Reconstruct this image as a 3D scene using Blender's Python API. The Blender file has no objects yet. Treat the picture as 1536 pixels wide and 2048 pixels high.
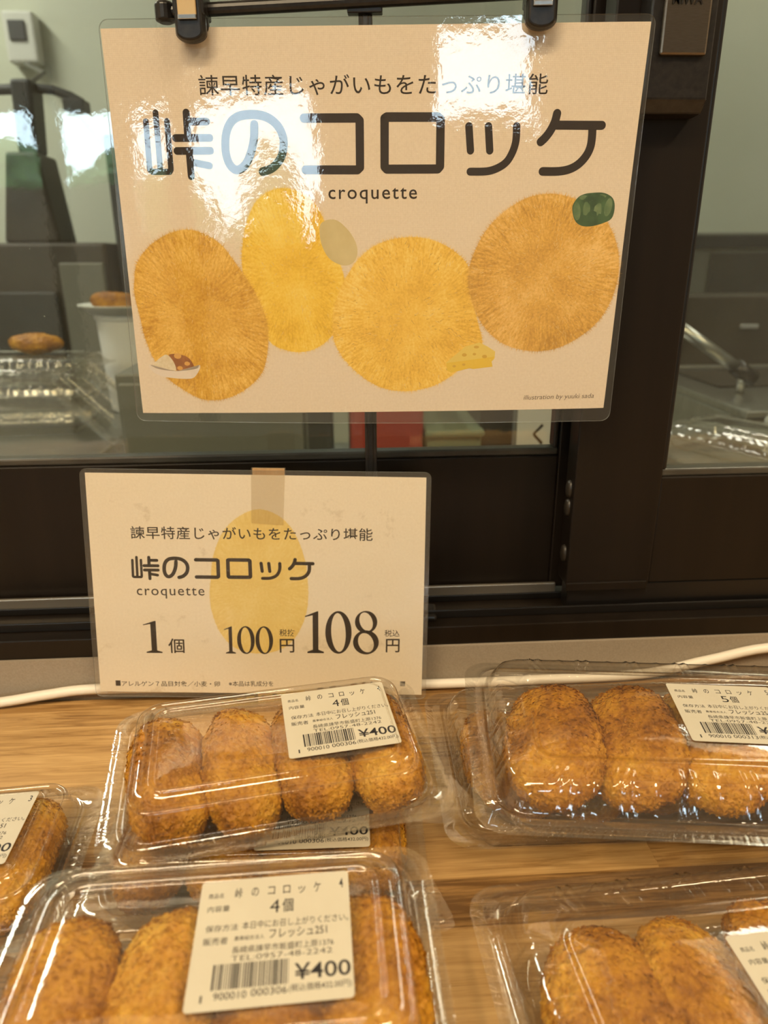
import bpy, bmesh, math, random
import numpy as np
from mathutils import Vector, Matrix, Euler

random.seed(7)
scene = bpy.context.scene
COL = scene.collection
R = math.radians
PI = math.pi

# ------------------------------------------------------------------ camera
cam_data = bpy.data.cameras.new('camera')
cam_data.sensor_fit = 'VERTICAL'
cam_data.sensor_height = 36.0
cam_data.sensor_width = 27.0
cam_data.lens = 1420.0 / 2048.0 * 36.0
cam_data.clip_start = 0.01
cam_data.dof.use_dof = True
cam_data.dof.focus_distance = 0.375
cam_data.dof.aperture_fstop = 9.0
cam = bpy.data.objects.new('camera', cam_data)
COL.objects.link(cam)
_yaw, _pitch, _roll = R(3.2), R(19.7), R(0.4)
_F = Vector((math.sin(_yaw) * math.cos(_pitch), math.cos(_yaw) * math.cos(_pitch), -math.sin(_pitch)))
_R = Vector((math.cos(_yaw), -math.sin(_yaw), 0))
_U = _R.cross(_F)
_R2 = _R * math.cos(_roll) - _U * math.sin(_roll)
_U2 = _R * math.sin(_roll) + _U * math.cos(_roll)
cam.matrix_world = Matrix(((_R2.x, _U2.x, -_F.x, 0.0), (_R2.y, _U2.y, -_F.y, -0.41), (_R2.z, _U2.z, -_F.z, 0.275), (0, 0, 0, 1)))
scene.camera = cam

# ------------------------------------------------------------------ exposure, world, lights
scene.view_settings.view_transform = 'Standard'
scene.view_settings.look = 'None'
scene.view_settings.gamma = 1.0
scene.view_settings.use_curve_mapping = False
scene.view_settings.exposure = 0.27
scene.cycles.transparent_max_bounces = 40
scene.cycles.max_bounces = 8
scene.cycles.diffuse_bounces = 3
scene.cycles.glossy_bounces = 4
scene.cycles.transmission_bounces = 4
scene.cycles.caustics_reflective = False
scene.cycles.caustics_refractive = False
scene.cycles.sample_clamp_indirect = 6.0

world = bpy.data.worlds.new('sky')
scene.world = world
world.use_nodes = True
_wn = world.node_tree.nodes
_wn['Background'].inputs['Color'].default_value = (0.66, 0.82, 1.0, 1)
_wn['Background'].inputs['Strength'].default_value = SKY_STRENGTH = 14.0

def area_light(name, loc, rot, sx, sy, watts, color):
    d = bpy.data.lights.new(name, 'AREA')
    d.shape = 'RECTANGLE'; d.size = sx; d.size_y = sy; d.energy = watts; d.color = color
    o = bpy.data.objects.new(name, d); COL.objects.link(o)
    o.location = loc; o.rotation_euler = rot
    return o
WARM = (1.0, 0.74, 0.44)
KITCH = (1.0, 0.985, 0.90)
# shop ceiling panels (z, size) and kitchen strip: (x, y, length along x, length along y, watts)
SHOP_LAMPS = [(-0.45, -1.15, 1.3, 0.22, 20.0), (1.15, -0.95, 0.25, 0.9, 21.0), (-1.35, -1.7, 0.9, 0.25, 19.0)]
SHOP_Z = 1.75
for _x, _y, _sx, _sy, _w in SHOP_LAMPS:
    area_light('shop_lamp_light', (_x, _y, SHOP_Z - 0.045), (0, 0, 0), _sx, _sy, _w, WARM)
KITCHEN_LAMPS = [(-1.30, 0.85, 0.12, 1.0, 19.0), (1.15, 0.9, 0.12, 1.0, 3.5)]
KITCHEN_Z = 1.5
for _x, _y, _sx, _sy, _w in KITCHEN_LAMPS:
    area_light('kitchen_lamp_light', (_x, _y, KITCHEN_Z - 0.04), (0, 0, 0), _sx, _sy, _w, KITCH)

# ------------------------------------------------------------------ materials
def newmat(name):
    m = bpy.data.materials.new(name); m.use_nodes = True
    nt = m.node_tree
    return m, nt, nt.nodes['Principled BSDF'], nt.nodes['Material Output']

def N(nt, typ, **kw):
    n = nt.nodes.new(typ)
    for k, v in kw.items():
        if k in n.inputs: n.inputs[k].default_value = v
        else: setattr(n, k, v)
    return n

def mat(name, color, rough=0.5, metal=0.0, spec=0.5, emit=None, es=0.0):
    m, nt, p, out = newmat(name)
    p.inputs['Base Color'].default_value = (*color, 1)
    p.inputs['Roughness'].default_value = rough
    p.inputs['Metallic'].default_value = metal
    p.inputs['Specular IOR Level'].default_value = spec
    if emit:
        p.inputs['Emission Color'].default_value = (*emit, 1)
        p.inputs['Emission Strength'].default_value = es
    return m

def ramp(nt, fac, stops):
    r = nt.nodes.new('ShaderNodeValToRGB')
    el = r.color_ramp.elements
    while len(el) < len(stops): el.new(0.5)
    for e, (p, c) in zip(el, stops):
        e.position = p; e.color = (*c, 1)
    nt.links.new(fac, r.inputs['Fac'])
    return r.outputs['Color']

def coords(nt, scale=(1, 1, 1), kind='Object', rot=(0, 0, 0)):
    t = nt.nodes.new('ShaderNodeTexCoord'); mp = nt.nodes.new('ShaderNodeMapping')
    mp.inputs['Scale'].default_value = scale; mp.inputs['Rotation'].default_value = rot
    nt.links.new(t.outputs[kind], mp.inputs['Vector'])
    return mp.outputs['Vector']

def noise(nt, vec, scale, detail=4, rough=0.55, dist=0.0):
    n = N(nt, 'ShaderNodeTexNoise', Scale=scale, Detail=detail, Roughness=rough, Distortion=dist)
    nt.links.new(vec, n.inputs['Vector'])
    return n.outputs['Fac']

def bump(nt, p, height, strength, dist):
    b = N(nt, 'ShaderNodeBump', Strength=strength, Distance=dist)
    nt.links.new(height, b.inputs['Height'])
    nt.links.new(b.outputs['Normal'], p.inputs['Normal'])
    return b

def math_node(nt, op, a, b=None, c=None):
    n = nt.nodes.new('ShaderNodeMath'); n.operation = op
    for i, v in enumerate((a, b, c)):
        if v is None: continue
        if isinstance(v, (int, float)): n.inputs[i].default_value = v
        else: nt.links.new(v, n.inputs[i])
    return n.outputs[0]

def noisy(name, stops, scale, rough=0.5, metal=0.0, stretch=(1, 1, 1), detail=5, bstr=0.0, bdist=0.001, spec=0.5):
    m, nt, p, out = newmat(name)
    v = coords(nt, stretch)
    f = noise(nt, v, scale, detail)
    nt.links.new(ramp(nt, f, stops), p.inputs['Base Color'])
    p.inputs['Roughness'].default_value = rough; p.inputs['Metallic'].default_value = metal
    p.inputs['Specular IOR Level'].default_value = spec
    if bstr: bump(nt, p, f, bstr, bdist)
    return m

def clear_sheet(name, f0, rough, tint, edge_tint, bump_list=(), haze=0.0, haze_col=(0.8, 0.8, 0.8), gain=1.0, dust=0.0):
    """thin clear sheet: what is behind shows through, the surface reflects by viewing angle"""
    m = bpy.data.materials.new(name); m.use_nodes = True
    nt = m.node_tree; nt.nodes.clear()
    out = nt.nodes.new('ShaderNodeOutputMaterial')
    tr = nt.nodes.new('ShaderNodeBsdfTransparent'); gl = N(nt, 'ShaderNodeBsdfGlossy', Roughness=rough)
    gl.inputs['Color'].default_value = (1, 1, 1, 1)
    lw = N(nt, 'ShaderNodeLayerWeight', Blend=0.5)
    f5 = math_node(nt, 'POWER', lw.outputs['Facing'], 5.0)
    fac = math_node(nt, 'MINIMUM', math_node(nt, 'MULTIPLY', math_node(nt, 'MULTIPLY_ADD', f5, 1.0 - f0, f0), gain), 1.0)
    f3 = math_node(nt, 'POWER', lw.outputs['Facing'], 3.0)
    mx = nt.nodes.new('ShaderNodeMix'); mx.data_type = 'RGBA'
    mx.inputs[6].default_value = (*tint, 1); mx.inputs[7].default_value = (*edge_tint, 1)
    nt.links.new(f3, mx.inputs[0]); nt.links.new(mx.outputs[2], tr.inputs['Color'])
    ms = nt.nodes.new('ShaderNodeMixShader')
    nt.links.new(fac, ms.inputs[0]); nt.links.new(tr.outputs[0], ms.inputs[1]); nt.links.new(gl.outputs[0], ms.inputs[2])
    last = ms.outputs[0]
    if haze or dust:
        df = nt.nodes.new('ShaderNodeBsdfDiffuse'); df.inputs['Color'].default_value = (*haze_col, 1)
        m2 = nt.nodes.new('ShaderNodeMixShader'); m2.inputs[0].default_value = haze
        if dust:
            vv = N(nt, 'ShaderNodeTexVoronoi', Scale=dust)
            nt.links.new(coords(nt), vv.inputs['Vector'])
            sp = math_node(nt, 'LESS_THAN', vv.outputs['Distance'], 0.035)
            pick = math_node(nt, 'GREATER_THAN', N_sep(nt, vv.outputs['Color']), 0.80)
            nt.links.new(math_node(nt, 'MULTIPLY_ADD', math_node(nt, 'MULTIPLY', sp, pick), 0.5, haze), m2.inputs[0])
        nt.links.new(last, m2.inputs[1]); nt.links.new(df.outputs[0], m2.inputs[2]); last = m2.outputs[0]
    prev = None
    for sc, dist, det in bump_list:
        b = N(nt, 'ShaderNodeBump', Strength=1.0, Distance=dist)
        nt.links.new(noise(nt, coords(nt), sc, det), b.inputs['Height'])
        if prev: nt.links.new(prev, b.inputs['Normal'])
        prev = b.outputs['Normal']
    if prev: nt.links.new(prev, gl.inputs['Normal'])
    nt.links.new(last, out.inputs['Surface'])
    return m

def N_sep(nt, col):
    s = nt.nodes.new('ShaderNodeSeparateColor'); nt.links.new(col, s.inputs[0]); return s.outputs[0]

M = {}
M['frame'] = noisy('bronze_frame', [(0.3, (0.0075, 0.0050, 0.0033)), (0.7, (0.0115, 0.0078, 0.0052))], 60, rough=0.38, stretch=(1, 1, 0.05), spec=0.3)
M['frame_dark'] = mat('black_frame', (0.006, 0.005, 0.0045), 0.35)
M['bead'] = noisy('glazing_bead', [(0.3, (0.03, 0.027, 0.022)), (0.7, (0.075, 0.07, 0.055))], 120, rough=0.35, stretch=(0.2, 1, 1))
M['alu'] = mat('pale_aluminium', (0.55, 0.5, 0.42), 0.3, 0.9)
M['black'] = noisy('black_plastic', [(0.35, (0.008, 0.007, 0.007)), (0.7, (0.022, 0.019, 0.017))], 300, rough=0.3)
M['bumper'] = mat('dark_rubber', (0.03, 0.024, 0.018), 0.35)
M['lockplate'] = noisy('brushed_bronze', [(0.3, (0.20, 0.165, 0.13)), (0.7, (0.24, 0.20, 0.16))], 300, rough=0.27, metal=1.0, stretch=(1, 1, 12))
M['clipgold'] = mat('gold_clip_plate', (0.62, 0.42, 0.2), 0.3, 0.6)
M['chrome'] = mat('chrome', (0.75, 0.75, 0.75), 0.15, 1.0)
M['steel'] = noisy('stainless_steel', [(0.3, (0.36, 0.36, 0.33)), (0.7, (0.5, 0.5, 0.46))], 30, rough=0.3, metal=0.9, stretch=(1, 8, 1))
M['darksteel'] = noisy('dark_steel', [(0.3, (0.035, 0.034, 0.028)), (0.7, (0.06, 0.056, 0.045))], 8, rough=0.5)
M['machine'] = noisy('dark_machine_paint', [(0.3, (0.032, 0.026, 0.02)), (0.7, (0.06, 0.05, 0.036))], 9, rough=0.45)
M['charcoal'] = mat('charcoal_paint', (0.028, 0.03, 0.03), 0.45)
M['offwhite'] = mat('offwhite_plastic', (0.62, 0.62, 0.55), 0.45)
M['white'] = mat('white_plastic', (0.8, 0.79, 0.74), 0.4)
M['greenwall'] = noisy('pale_green_wall', [(0.3, (0.56, 0.58, 0.45)), (0.7, (0.64, 0.65, 0.52))], 2, rough=0.7)
M['plaster'] = noisy('white_plaster', [(0.3, (0.66, 0.64, 0.6)), (0.7, (0.72, 0.7, 0.66))], 6, rough=0.9)
M['upstand'] = noisy('beige_fabric_wallpaper', [(0.3, (0.28, 0.235, 0.18)), (0.7, (0.335, 0.285, 0.22))], 900, rough=0.85, bstr=0.25, bdist=0.0004)
M['tilefloor'] = noisy('grey_floor', [(0.3, (0.3, 0.29, 0.27)), (0.7, (0.36, 0.35, 0.33))], 4, rough=0.6)
M['cable'] = mat('white_cable_jacket', (0.82, 0.78, 0.7), 0.35)
M['red'] = mat('red_plastic', (0.36, 0.055, 0.035), 0.45)
M['greengrey'] = mat('green_grey_plastic', (0.20, 0.23, 0.15), 0.5)
M['greypanel'] = mat('grey_panel', (0.17, 0.17, 0.14), 0.45)
M['tan'] = noisy('tan_paper', [(0.3, (0.38, 0.3, 0.17)), (0.7, (0.48, 0.38, 0.23))], 14, rough=0.8)
M['prop'] = noisy('prop_wood', [(0.35, (0.5, 0.3, 0.13)), (0.7, (0.62, 0.4, 0.19))], 60, rough=0.6, stretch=(8, 8, 0.4))
M['tape'] = clear_sheet('clear_tape', 0.05, 0.12, (0.93, 0.90, 0.84), (0.8, 0.75, 0.65), ((500, 0.00006, 3),), haze=0.06, haze_col=(0.75, 0.66, 0.5))
M['film'] = clear_sheet('laminate_film', 0.055, 0.012, (0.985, 0.985, 0.98), (0.85, 0.86, 0.85), ((9, 0.0013, 1), (75, 0.00006, 2), (420, 0.000016, 2)), haze=0.012)
M['film_small'] = clear_sheet('laminate_film_worn', 0.045, 0.08, (0.98, 0.975, 0.96), (0.85, 0.83, 0.78), ((14, 0.004, 2), (500, 0.00012, 3)), haze=0.035, haze_col=(0.8, 0.76, 0.68))
M['pet'] = clear_sheet('clear_plastic', 0.070, 0.045, (0.965, 0.955, 0.93), (0.54, 0.48, 0.39), ((40, 0.0004, 1), (420, 0.00003, 2)), haze=0.022, haze_col=(0.8, 0.75, 0.66), gain=1.25)
M['glass'] = clear_sheet('window_glass', 0.05, 0.012, (0.93, 0.95, 0.92), (0.8, 0.85, 0.8), ((6, 0.0012, 2), (160, 0.00002, 2)), haze=0.012, haze_col=(0.7, 0.72, 0.65), dust=60.0)
M['ink'] = mat('dark_brown_ink', (0.022, 0.014, 0.009), 0.55, spec=0.3)
M['label_ink'] = mat('black_label_ink', (0.02, 0.018, 0.02), 0.6, spec=0.3)
M['brown_ink'] = mat('brown_ink', (0.09, 0.055, 0.03), 0.55)
M['label_paper'] = noisy('cream_label_paper', [(0.3, (0.53, 0.485, 0.385)), (0.7, (0.57, 0.525, 0.42))], 40, rough=0.45)
M['foliage'] = noisy('foliage', [(0.35, (0.03, 0.07, 0.015)), (0.6, (0.09, 0.16, 0.04))], 9, rough=0.7)
M['bark'] = noisy('bark', [(0.3, (0.08, 0.055, 0.035)), (0.7, (0.14, 0.1, 0.07))], 12, rough=0.9)
M['asphalt'] = noisy('asphalt', [(0.3, (0.16, 0.16, 0.16)), (0.7, (0.22, 0.22, 0.21))], 5, rough=0.9)
M['lens'] = mat('lamp_diffuser', (0.8, 0.8, 0.75), 0.5, emit=(1.0, 0.9, 0.65), es=6.0)

def paper_mat(name, c0, c1, stains):
    m, nt, p, out = newmat(name)
    v = coords(nt)
    wa = N(nt, 'ShaderNodeTexWave', Scale=330.0, Distortion=3.0, Detail=2.0); wa.inputs['Detail Scale'].default_value = 6.0
    wb = N(nt, 'ShaderNodeTexWave', Scale=330.0, Distortion=3.0, Detail=2.0); wb.bands_direction = 'Z'; wb.inputs['Detail Scale'].default_value = 6.0
    nt.links.new(v, wa.inputs['Vector']); nt.links.new(v, wb.inputs['Vector'])
    w = math_node(nt, 'ADD', wa.outputs['Fac'], wb.outputs['Fac'])
    f = math_node(nt, 'MULTIPLY_ADD', w, 0.18, math_node(nt, 'MULTIPLY', noise(nt, v, 700, 3), 0.64))
    col = ramp(nt, f, [(0.25, c0), (0.75, c1)])
    if stains:
        s = noise(nt, v, 32, 6, 0.72)
        mx = nt.nodes.new('ShaderNodeMix'); mx.data_type = 'RGBA'; mx.blend_type = 'MULTIPLY'
        nt.links.new(ramp(nt, s, [(0.27, (0.62, 0.56, 0.47)), (0.41, (1, 1, 1))]), mx.inputs[7])
        mx.inputs[0].default_value = 0.75
        nt.links.new(col, mx.inputs[6]); col = mx.outputs[2]
    nt.links.new(col, p.inputs['Base Color'])
    p.inputs['Roughness'].default_value = 0.8; p.inputs['Specular IOR Level'].default_value = 0.2
    return m
M['paper'] = paper_mat('linen_paper', (0.70, 0.60, 0.47), (0.80, 0.70, 0.56), False)
M['paper_stained'] = paper_mat('stained_linen_paper', (0.74, 0.66, 0.52), (0.83, 0.75, 0.61), True)

def fur_mat(name, dark, mid, light, scale=1.0):
    m, nt, p, out = newmat(name)
    uv = nt.nodes.new('ShaderNodeUVMap'); uv.uv_map = 'polar'
    mp = nt.nodes.new('ShaderNodeMapping'); mp.inputs['Scale'].default_value = (150 * scale, 5, 1)
    nt.links.new(uv.outputs[0], mp.inputs['Vector'])
    f1 = noise(nt, mp.outputs['Vector'], 1.0, 4, 0.6)
    f2 = noise(nt, coords(nt), 45, 4, 0.6)
    sx = nt.nodes.new('ShaderNodeSeparateXYZ'); nt.links.new(uv.outputs[0], sx.inputs[0])
    f1 = math_node(nt, 'MULTIPLY', math_node(nt, 'SUBTRACT', f1, 0.5), math_node(nt, 'MINIMUM', math_node(nt, 'POWER', sx.outputs[1], 1.5), 1.0))
    f3 = noise(nt, coords(nt), 700, 3, 0.6)
    f = math_node(nt, 'ADD', math_node(nt, 'MULTIPLY_ADD', f1, 0.75, 0.01), math_node(nt, 'MULTIPLY_ADD', f2, 0.62, math_node(nt, 'MULTIPLY', f3, 0.42)))
    nt.links.new(ramp(nt, f, [(0.36, dark), (0.53, mid), (0.70, light)]), p.inputs['Base Color'])
    p.inputs['Roughness'].default_value = 0.7; p.inputs['Specular IOR Level'].default_value = 0.2
    return m
M['fur_amber'] = fur_mat('amber_print', (0.524, 0.262, 0.032), (0.707, 0.410, 0.063), (0.866, 0.570, 0.148))
M['fur_yellow'] = fur_mat('yellow_print', (0.707, 0.422, 0.034), (0.866, 0.570, 0.063), (0.920, 0.684, 0.148))
M['fur_gold'] = fur_mat('gold_print', (0.684, 0.399, 0.051), (0.855, 0.547, 0.091), (0.920, 0.684, 0.194))
M['fur_brown'] = fur_mat('brown_gold_print', (0.502, 0.274, 0.051), (0.707, 0.410, 0.085), (0.866, 0.570, 0.194))
M['fur_pale'] = fur_mat('pale_yellow_print', (0.72, 0.52, 0.16), (0.77, 0.58, 0.19), (0.81, 0.64, 0.26))
M['hair_light'] = mat('print_light_fibre', (0.74, 0.54, 0.24), 0.7)
M['hair_dark'] = mat('print_dark_fibre', (0.48, 0.27, 0.06), 0.7)
M['potato'] = noisy('potato_print', [(0.35, (0.56, 0.46, 0.22)), (0.7, (0.66, 0.56, 0.30))], 60, rough=0.7)
M['plate_print'] = mat('plate_print', (0.74, 0.66, 0.57), 0.7)
M['rice_print'] = noisy('rice_print', [(0.35, (0.66, 0.57, 0.38)), (0.7, (0.76, 0.68, 0.52))], 500, rough=0.7)
M['curry_print'] = noisy('curry_print', [(0.35, (0.24, 0.085, 0.02)), (0.7, (0.36, 0.14, 0.035))], 200, rough=0.7)
M['chunk_print'] = mat('chunk_print', (0.66, 0.36, 0.09), 0.7)
M['pepper_print'] = noisy('pepper_print', [(0.35, (0.022, 0.065, 0.028)), (0.7, (0.06, 0.14, 0.05))], 130, rough=0.7)
M['pepper_light'] = noisy('pepper_light_print', [(0.35, (0.075, 0.15, 0.06)), (0.7, (0.17, 0.25, 0.12))], 160, rough=0.7)
M['cheese_top'] = mat('cheese_top_print', (0.76, 0.58, 0.13), 0.7)
M['cheese_face'] = mat('cheese_face_print', (0.76, 0.52, 0.05), 0.7)
M['cheese_hole'] = mat('cheese_hole_print', (0.62, 0.38, 0.05), 0.7)

def wood_counter():
    m, nt, p, out = newmat('laminated_oak')
    v = coords(nt, (1, 1, 1))
    br = N(nt, 'ShaderNodeTexBrick', Scale=1.0)
    br.offset = 0.37; br.offset_frequency = 2; br.squash = 1.0
    for k2, val in (('Color1', (0, 0, 0, 1)), ('Color2', (1, 1, 1, 1)), ('Mortar', (0.5, 0.5, 0.5, 1))): br.inputs[k2].default_value = val
    br.inputs['Mortar Size'].default_value = 0.0002; br.inputs['Brick Width'].default_value = 0.23; br.inputs['Row Height'].default_value = 0.026
    nt.links.new(v, br.inputs['Vector'])
    stave = N_sep(nt, br.outputs['Color'])
    # every stave shifts the grain, so the figure breaks at the joints
    cmb = nt.nodes.new('ShaderNodeCombineXYZ')
    nt.links.new(math_node(nt, 'MULTIPLY', stave, 3.1), cmb.inputs[0]); nt.links.new(math_node(nt, 'MULTIPLY', stave, 1.7), cmb.inputs[1])
    add = nt.nodes.new('ShaderNodeVectorMath'); add.operation = 'ADD'
    nt.links.new(v, add.inputs[0]); nt.links.new(cmb.outputs[0], add.inputs[1])
    mp = nt.nodes.new('ShaderNodeMapping'); mp.inputs['Scale'].default_value = (9, 120, 9)
    nt.links.new(add.outputs[0], mp.inputs['Vector'])
    g1 = noise(nt, mp.outputs['Vector'], 1.6, 6, 0.62, 1.2)
    mp2 = nt.nodes.new('ShaderNodeMapping'); mp2.inputs['Scale'].default_value = (40, 900, 40)
    nt.links.new(add.outputs[0], mp2.inputs['Vector'])
    g2 = noise(nt, mp2.outputs['Vector'], 1.0, 3)
    f = math_node(nt, 'ADD', math_node(nt, 'MULTIPLY_ADD', g1, 0.80, -0.09), math_node(nt, 'MULTIPLY_ADD', g2, 0.26, math_node(nt, 'MULTIPLY_ADD', stave, 0.30, -0.09)))
    nt.links.new(ramp(nt, f, [(0.30, (0.15, 0.075, 0.024)), (0.44, (0.33, 0.185, 0.066)), (0.56, (0.47, 0.285, 0.110)), (0.74, (0.60, 0.385, 0.165))]), p.inputs['Base Color'])
    p.inputs['Roughness'].default_value = 0.42
    bump(nt, p, g2, 0.08, 0.0004)
    return m
M['counter'] = wood_counter()

def croquette_mat():
    m, nt, p, out = newmat('fried_breadcrumb')
    v = coords(nt)
    oi = nt.nodes.new('ShaderNodeObjectInfo')
    big = noise(nt, v, 30, 3, 0.6)
    fine = noise(nt, v, 420, 4, 0.65)
    mid = noise(nt, v, 170, 4, 0.7)
    f = math_node(nt, 'ADD', math_node(nt, 'MULTIPLY', big, 0.74), math_node(nt, 'MULTIPLY_ADD', fine, 0.26, math_node(nt, 'MULTIPLY', mid, 0.26)))
    f = math_node(nt, 'ADD', f, math_node(nt, 'MULTIPLY_ADD', oi.outputs['Random'], 0.14, -0.17))
    nt.links.new(ramp(nt, f, [(0.33, (0.19, 0.062, 0.004)), (0.44, (0.37, 0.145, 0.008)), (0.56, (0.54, 0.250, 0.015)), (0.70, (0.68, 0.390, 0.045)), (0.82, (0.78, 0.55, 0.13))]), p.inputs['Base Color'])
    p.inputs['Roughness'].default_value = 0.5
    p.inputs['Specular IOR Level'].default_value = 0.35
    bump(nt, p, fine, 0.5, 0.0008)
    return m
M['crumb'] = croquette_mat()

# ------------------------------------------------------------------ object helpers
def empty(name, loc=(0, 0, 0), rot=(0, 0, 0)):
    o = bpy.data.objects.new(name, None); COL.objects.link(o)
    o.empty_display_size = 0.02
    o.location = loc; o.rotation_euler = rot
    return o

def tag(o, label=None, cat=None, group=None, kind=None):
    if label: o['label'] = label
    if cat: o['category'] = cat
    if group: o['group'] = group
    if kind: o['kind'] = kind
    return o

class MB:
    """collects geometry for ONE mesh object"""
    def __init__(s):
        s.v = []; s.f = []; s.mi = []; s.mats = []; s.uv = {}
    def mid(s, m):
        if m not in s.mats: s.mats.append(m)
        return s.mats.index(m)
    def add(s, verts, faces, m):
        o = len(s.v); i = s.mid(m)
        s.v += [tuple(map(float, p)) for p in verts]
        for f in faces:
            s.f.append(tuple(o + k for k in f)); s.mi.append(i)
    def box(s, x0, x1, y0, y1, z0, z1, m, T=None):
        P = [(x, y, z) for z in (z0, z1) for y in (y0, y1) for x in (x0, x1)]
        if T: P = [T @ Vector(p) for p in P]
        s.add(P, [(0, 2, 3, 1), (4, 5, 7, 6), (0, 1, 5, 4), (2, 6, 7, 3), (0, 4, 6, 2), (1, 3, 7, 5)], m)
    def tube(s, pts, r, m, n=12, cap=True):
        pts = [Vector(p) for p in pts]; rs = r if isinstance(r, (list, tuple)) else [r] * len(pts)
        V = []; F = []; up = Vector((0, 0, 1))
        for i, p in enumerate(pts):
            d = (pts[min(i + 1, len(pts) - 1)] - pts[max(i - 1, 0)]).normalized()
            a = d.cross(up)
            if a.length < 0.05: a = d.cross(Vector((0, 1, 0)))
            a.normalize(); b = d.cross(a)
            for k in range(n):
                t = 2 * PI * k / n
                V.append(p + a * (math.cos(t) * rs[i]) + b * (math.sin(t) * rs[i]))
        for i in range(len(pts) - 1):
            for k in range(n):
                F.append((i * n + k, i * n + (k + 1) % n, (i + 1) * n + (k + 1) % n, (i + 1) * n + k))
        if cap:
            F.append(tuple(range(n))[::-1]); F.append(tuple((len(pts) - 1) * n + k for k in range(n)))
        s.add(V, F, m)
    def lathe(s, prof, m, n=32, c=(0, 0, 0)):
        V = []; F = []
        for r, z in prof:
            for k in range(n):
                t = 2 * PI * k / n
                V.append((c[0] + r * math.cos(t), c[1] + r * math.sin(t), c[2] + z))
        for i in range(len(prof) - 1):
            for k in range(n):
                F.append((i * n + k, i * n + (k + 1) % n, (i + 1) * n + (k + 1) % n, (i + 1) * n + k))
        F.append(tuple(range(n))[::-1]); F.append(tuple((len(prof) - 1) * n + k for k in range(n)))
        s.add(V, F, m)
    def build(s, name, parent=None, smooth=False, bevel=0.0, seg=2):
        me = bpy.data.meshes.new(name)
        me.from_pydata(s.v, [], s.f)
        for m in s.mats: me.materials.append(m)
        me.polygons.foreach_set('material_index', s.mi)
        if smooth: me.polygons.foreach_set('use_smooth', [True] * len(s.f))
        me.update()
        o = bpy.data.objects.new(name, me); COL.objects.link(o)
        if parent: o.parent = parent
        if bevel:
            b = o.modifiers.new('bevel', 'BEVEL'); b.width = bevel; b.segments = seg; b.limit_method = 'ANGLE'
        return o

def box_obj(name, x0, x1, y0, y1, z0, z1, m, parent=None, bevel=0.0):
    b = MB(); b.box(x0, x1, y0, y1, z0, z1, m); return b.build(name, parent, bevel=bevel)

def copy_tree(o, parent=None):
    c = o.copy(); COL.objects.link(c)
    if parent: c.parent = parent
    for ch in o.children: copy_tree(ch, c)
    return c

# --- printing: flat shapes in an (x, z) plane facing -y, lifted by `lift`
_glyph_cache = {}
_fc = bpy.data.curves.new('glyphs', 'FONT'); _fo = bpy.data.objects.new('glyphs', _fc); COL.objects.link(_fo)
_fc.resolution_u = 3
def glyphs(text, weight=0.0, spacing=1.0, shear=0.0):
    key = (text, weight, spacing, shear)
    if key not in _glyph_cache:
        _fc.body = text; _fc.offset = weight; _fc.space_character = spacing; _fc.shear = shear
        bpy.context.view_layer.update()
        ev = _fo.evaluated_get(bpy.context.evaluated_depsgraph_get())
        me = ev.to_mesh()
        _glyph_cache[key] = ([(v.co.x, v.co.y) for v in me.vertices], [tuple(p.vertices) for p in me.polygons])
        ev.to_mesh_clear()
    return _glyph_cache[key]

def put_text(mb, text, x0, z0, x1, z1, h, lift, m, weight=0.0, spacing=1.0, shear=0.0, em=None):
    """fits text between x0 and x1; bottom runs from z0 to z1; h = full glyph height, or em = em height with z0 as baseline"""
    vs, fs = glyphs(text, weight, spacing, shear)
    xs = [v[0] for v in vs]; ys = [v[1] for v in vs]
    ax, bx, ay, by = min(xs), max(xs), min(ys), max(ys)
    sx = (x1 - x0) / (bx - ax)
    P = []
    for x, y in vs:
        t = (x - ax) / (bx - ax)
        zz = (y * em) if em else (y - ay) / (by - ay) * h
        P.append((x0 + (x - ax) * sx, -lift, z0 + (z1 - z0) * t + zz))
    mb.add(P, fs, m)

def stroke(mb, pts, w, lift, m, smooth=True):
    """round-ended brush line"""
    pts = [Vector((p[0], p[1])) for p in pts]
    if smooth and len(pts) > 3:
        out = []
        for i in range(len(pts) - 1):
            p0 = pts[max(i - 1, 0)]; p1 = pts[i]; p2 = pts[i + 1]; p3 = pts[min(i + 2, len(pts) - 1)]
            sharp = False
            for k in range(5):
                t = k / 5
                out.append(0.5 * ((2 * p1) + (p2 - p0) * t + (2 * p0 - 5 * p1 + 4 * p2 - p3) * t * t + (3 * p1 - p0 - 3 * p2 + p3) * t ** 3))
        out.append(pts[-1]); pts = out
    r = w / 2
    def disc(p):
        mb.add([(p.x + r * math.cos(2 * PI * k / 20), -lift, p.y + r * math.sin(2 * PI * k / 20)) for k in range(20)], [tuple(range(20))], m)
    if not smooth:
        for a, b in zip(pts[:-1], pts[1:]):
            d = (b - a).normalized(); n = Vector((-d.y, d.x)) * r
            mb.add([(q.x, -lift, q.y) for q in (a + n, a - n, b - n, b + n)], [(0, 1, 2, 3)], m)
        for p in pts: disc(p)
        return
    L = []
    for i, p in enumerate(pts):
        d = (pts[min(i + 1, len(pts) - 1)] - pts[max(i - 1, 0)]).normalized()
        n = Vector((-d.y, d.x)) * r
        L.append((p + n, p - n))
    V = []; F = []
    for a, b in L: V += [(a.x, -lift, a.y), (b.x, -lift, b.y)]
    for i in range(len(L) - 1): F.append((2 * i, 2 * i + 1, 2 * i + 3, 2 * i + 2))
    mb.add(V, F, m)
    disc(pts[0]); disc(pts[-1])

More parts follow.
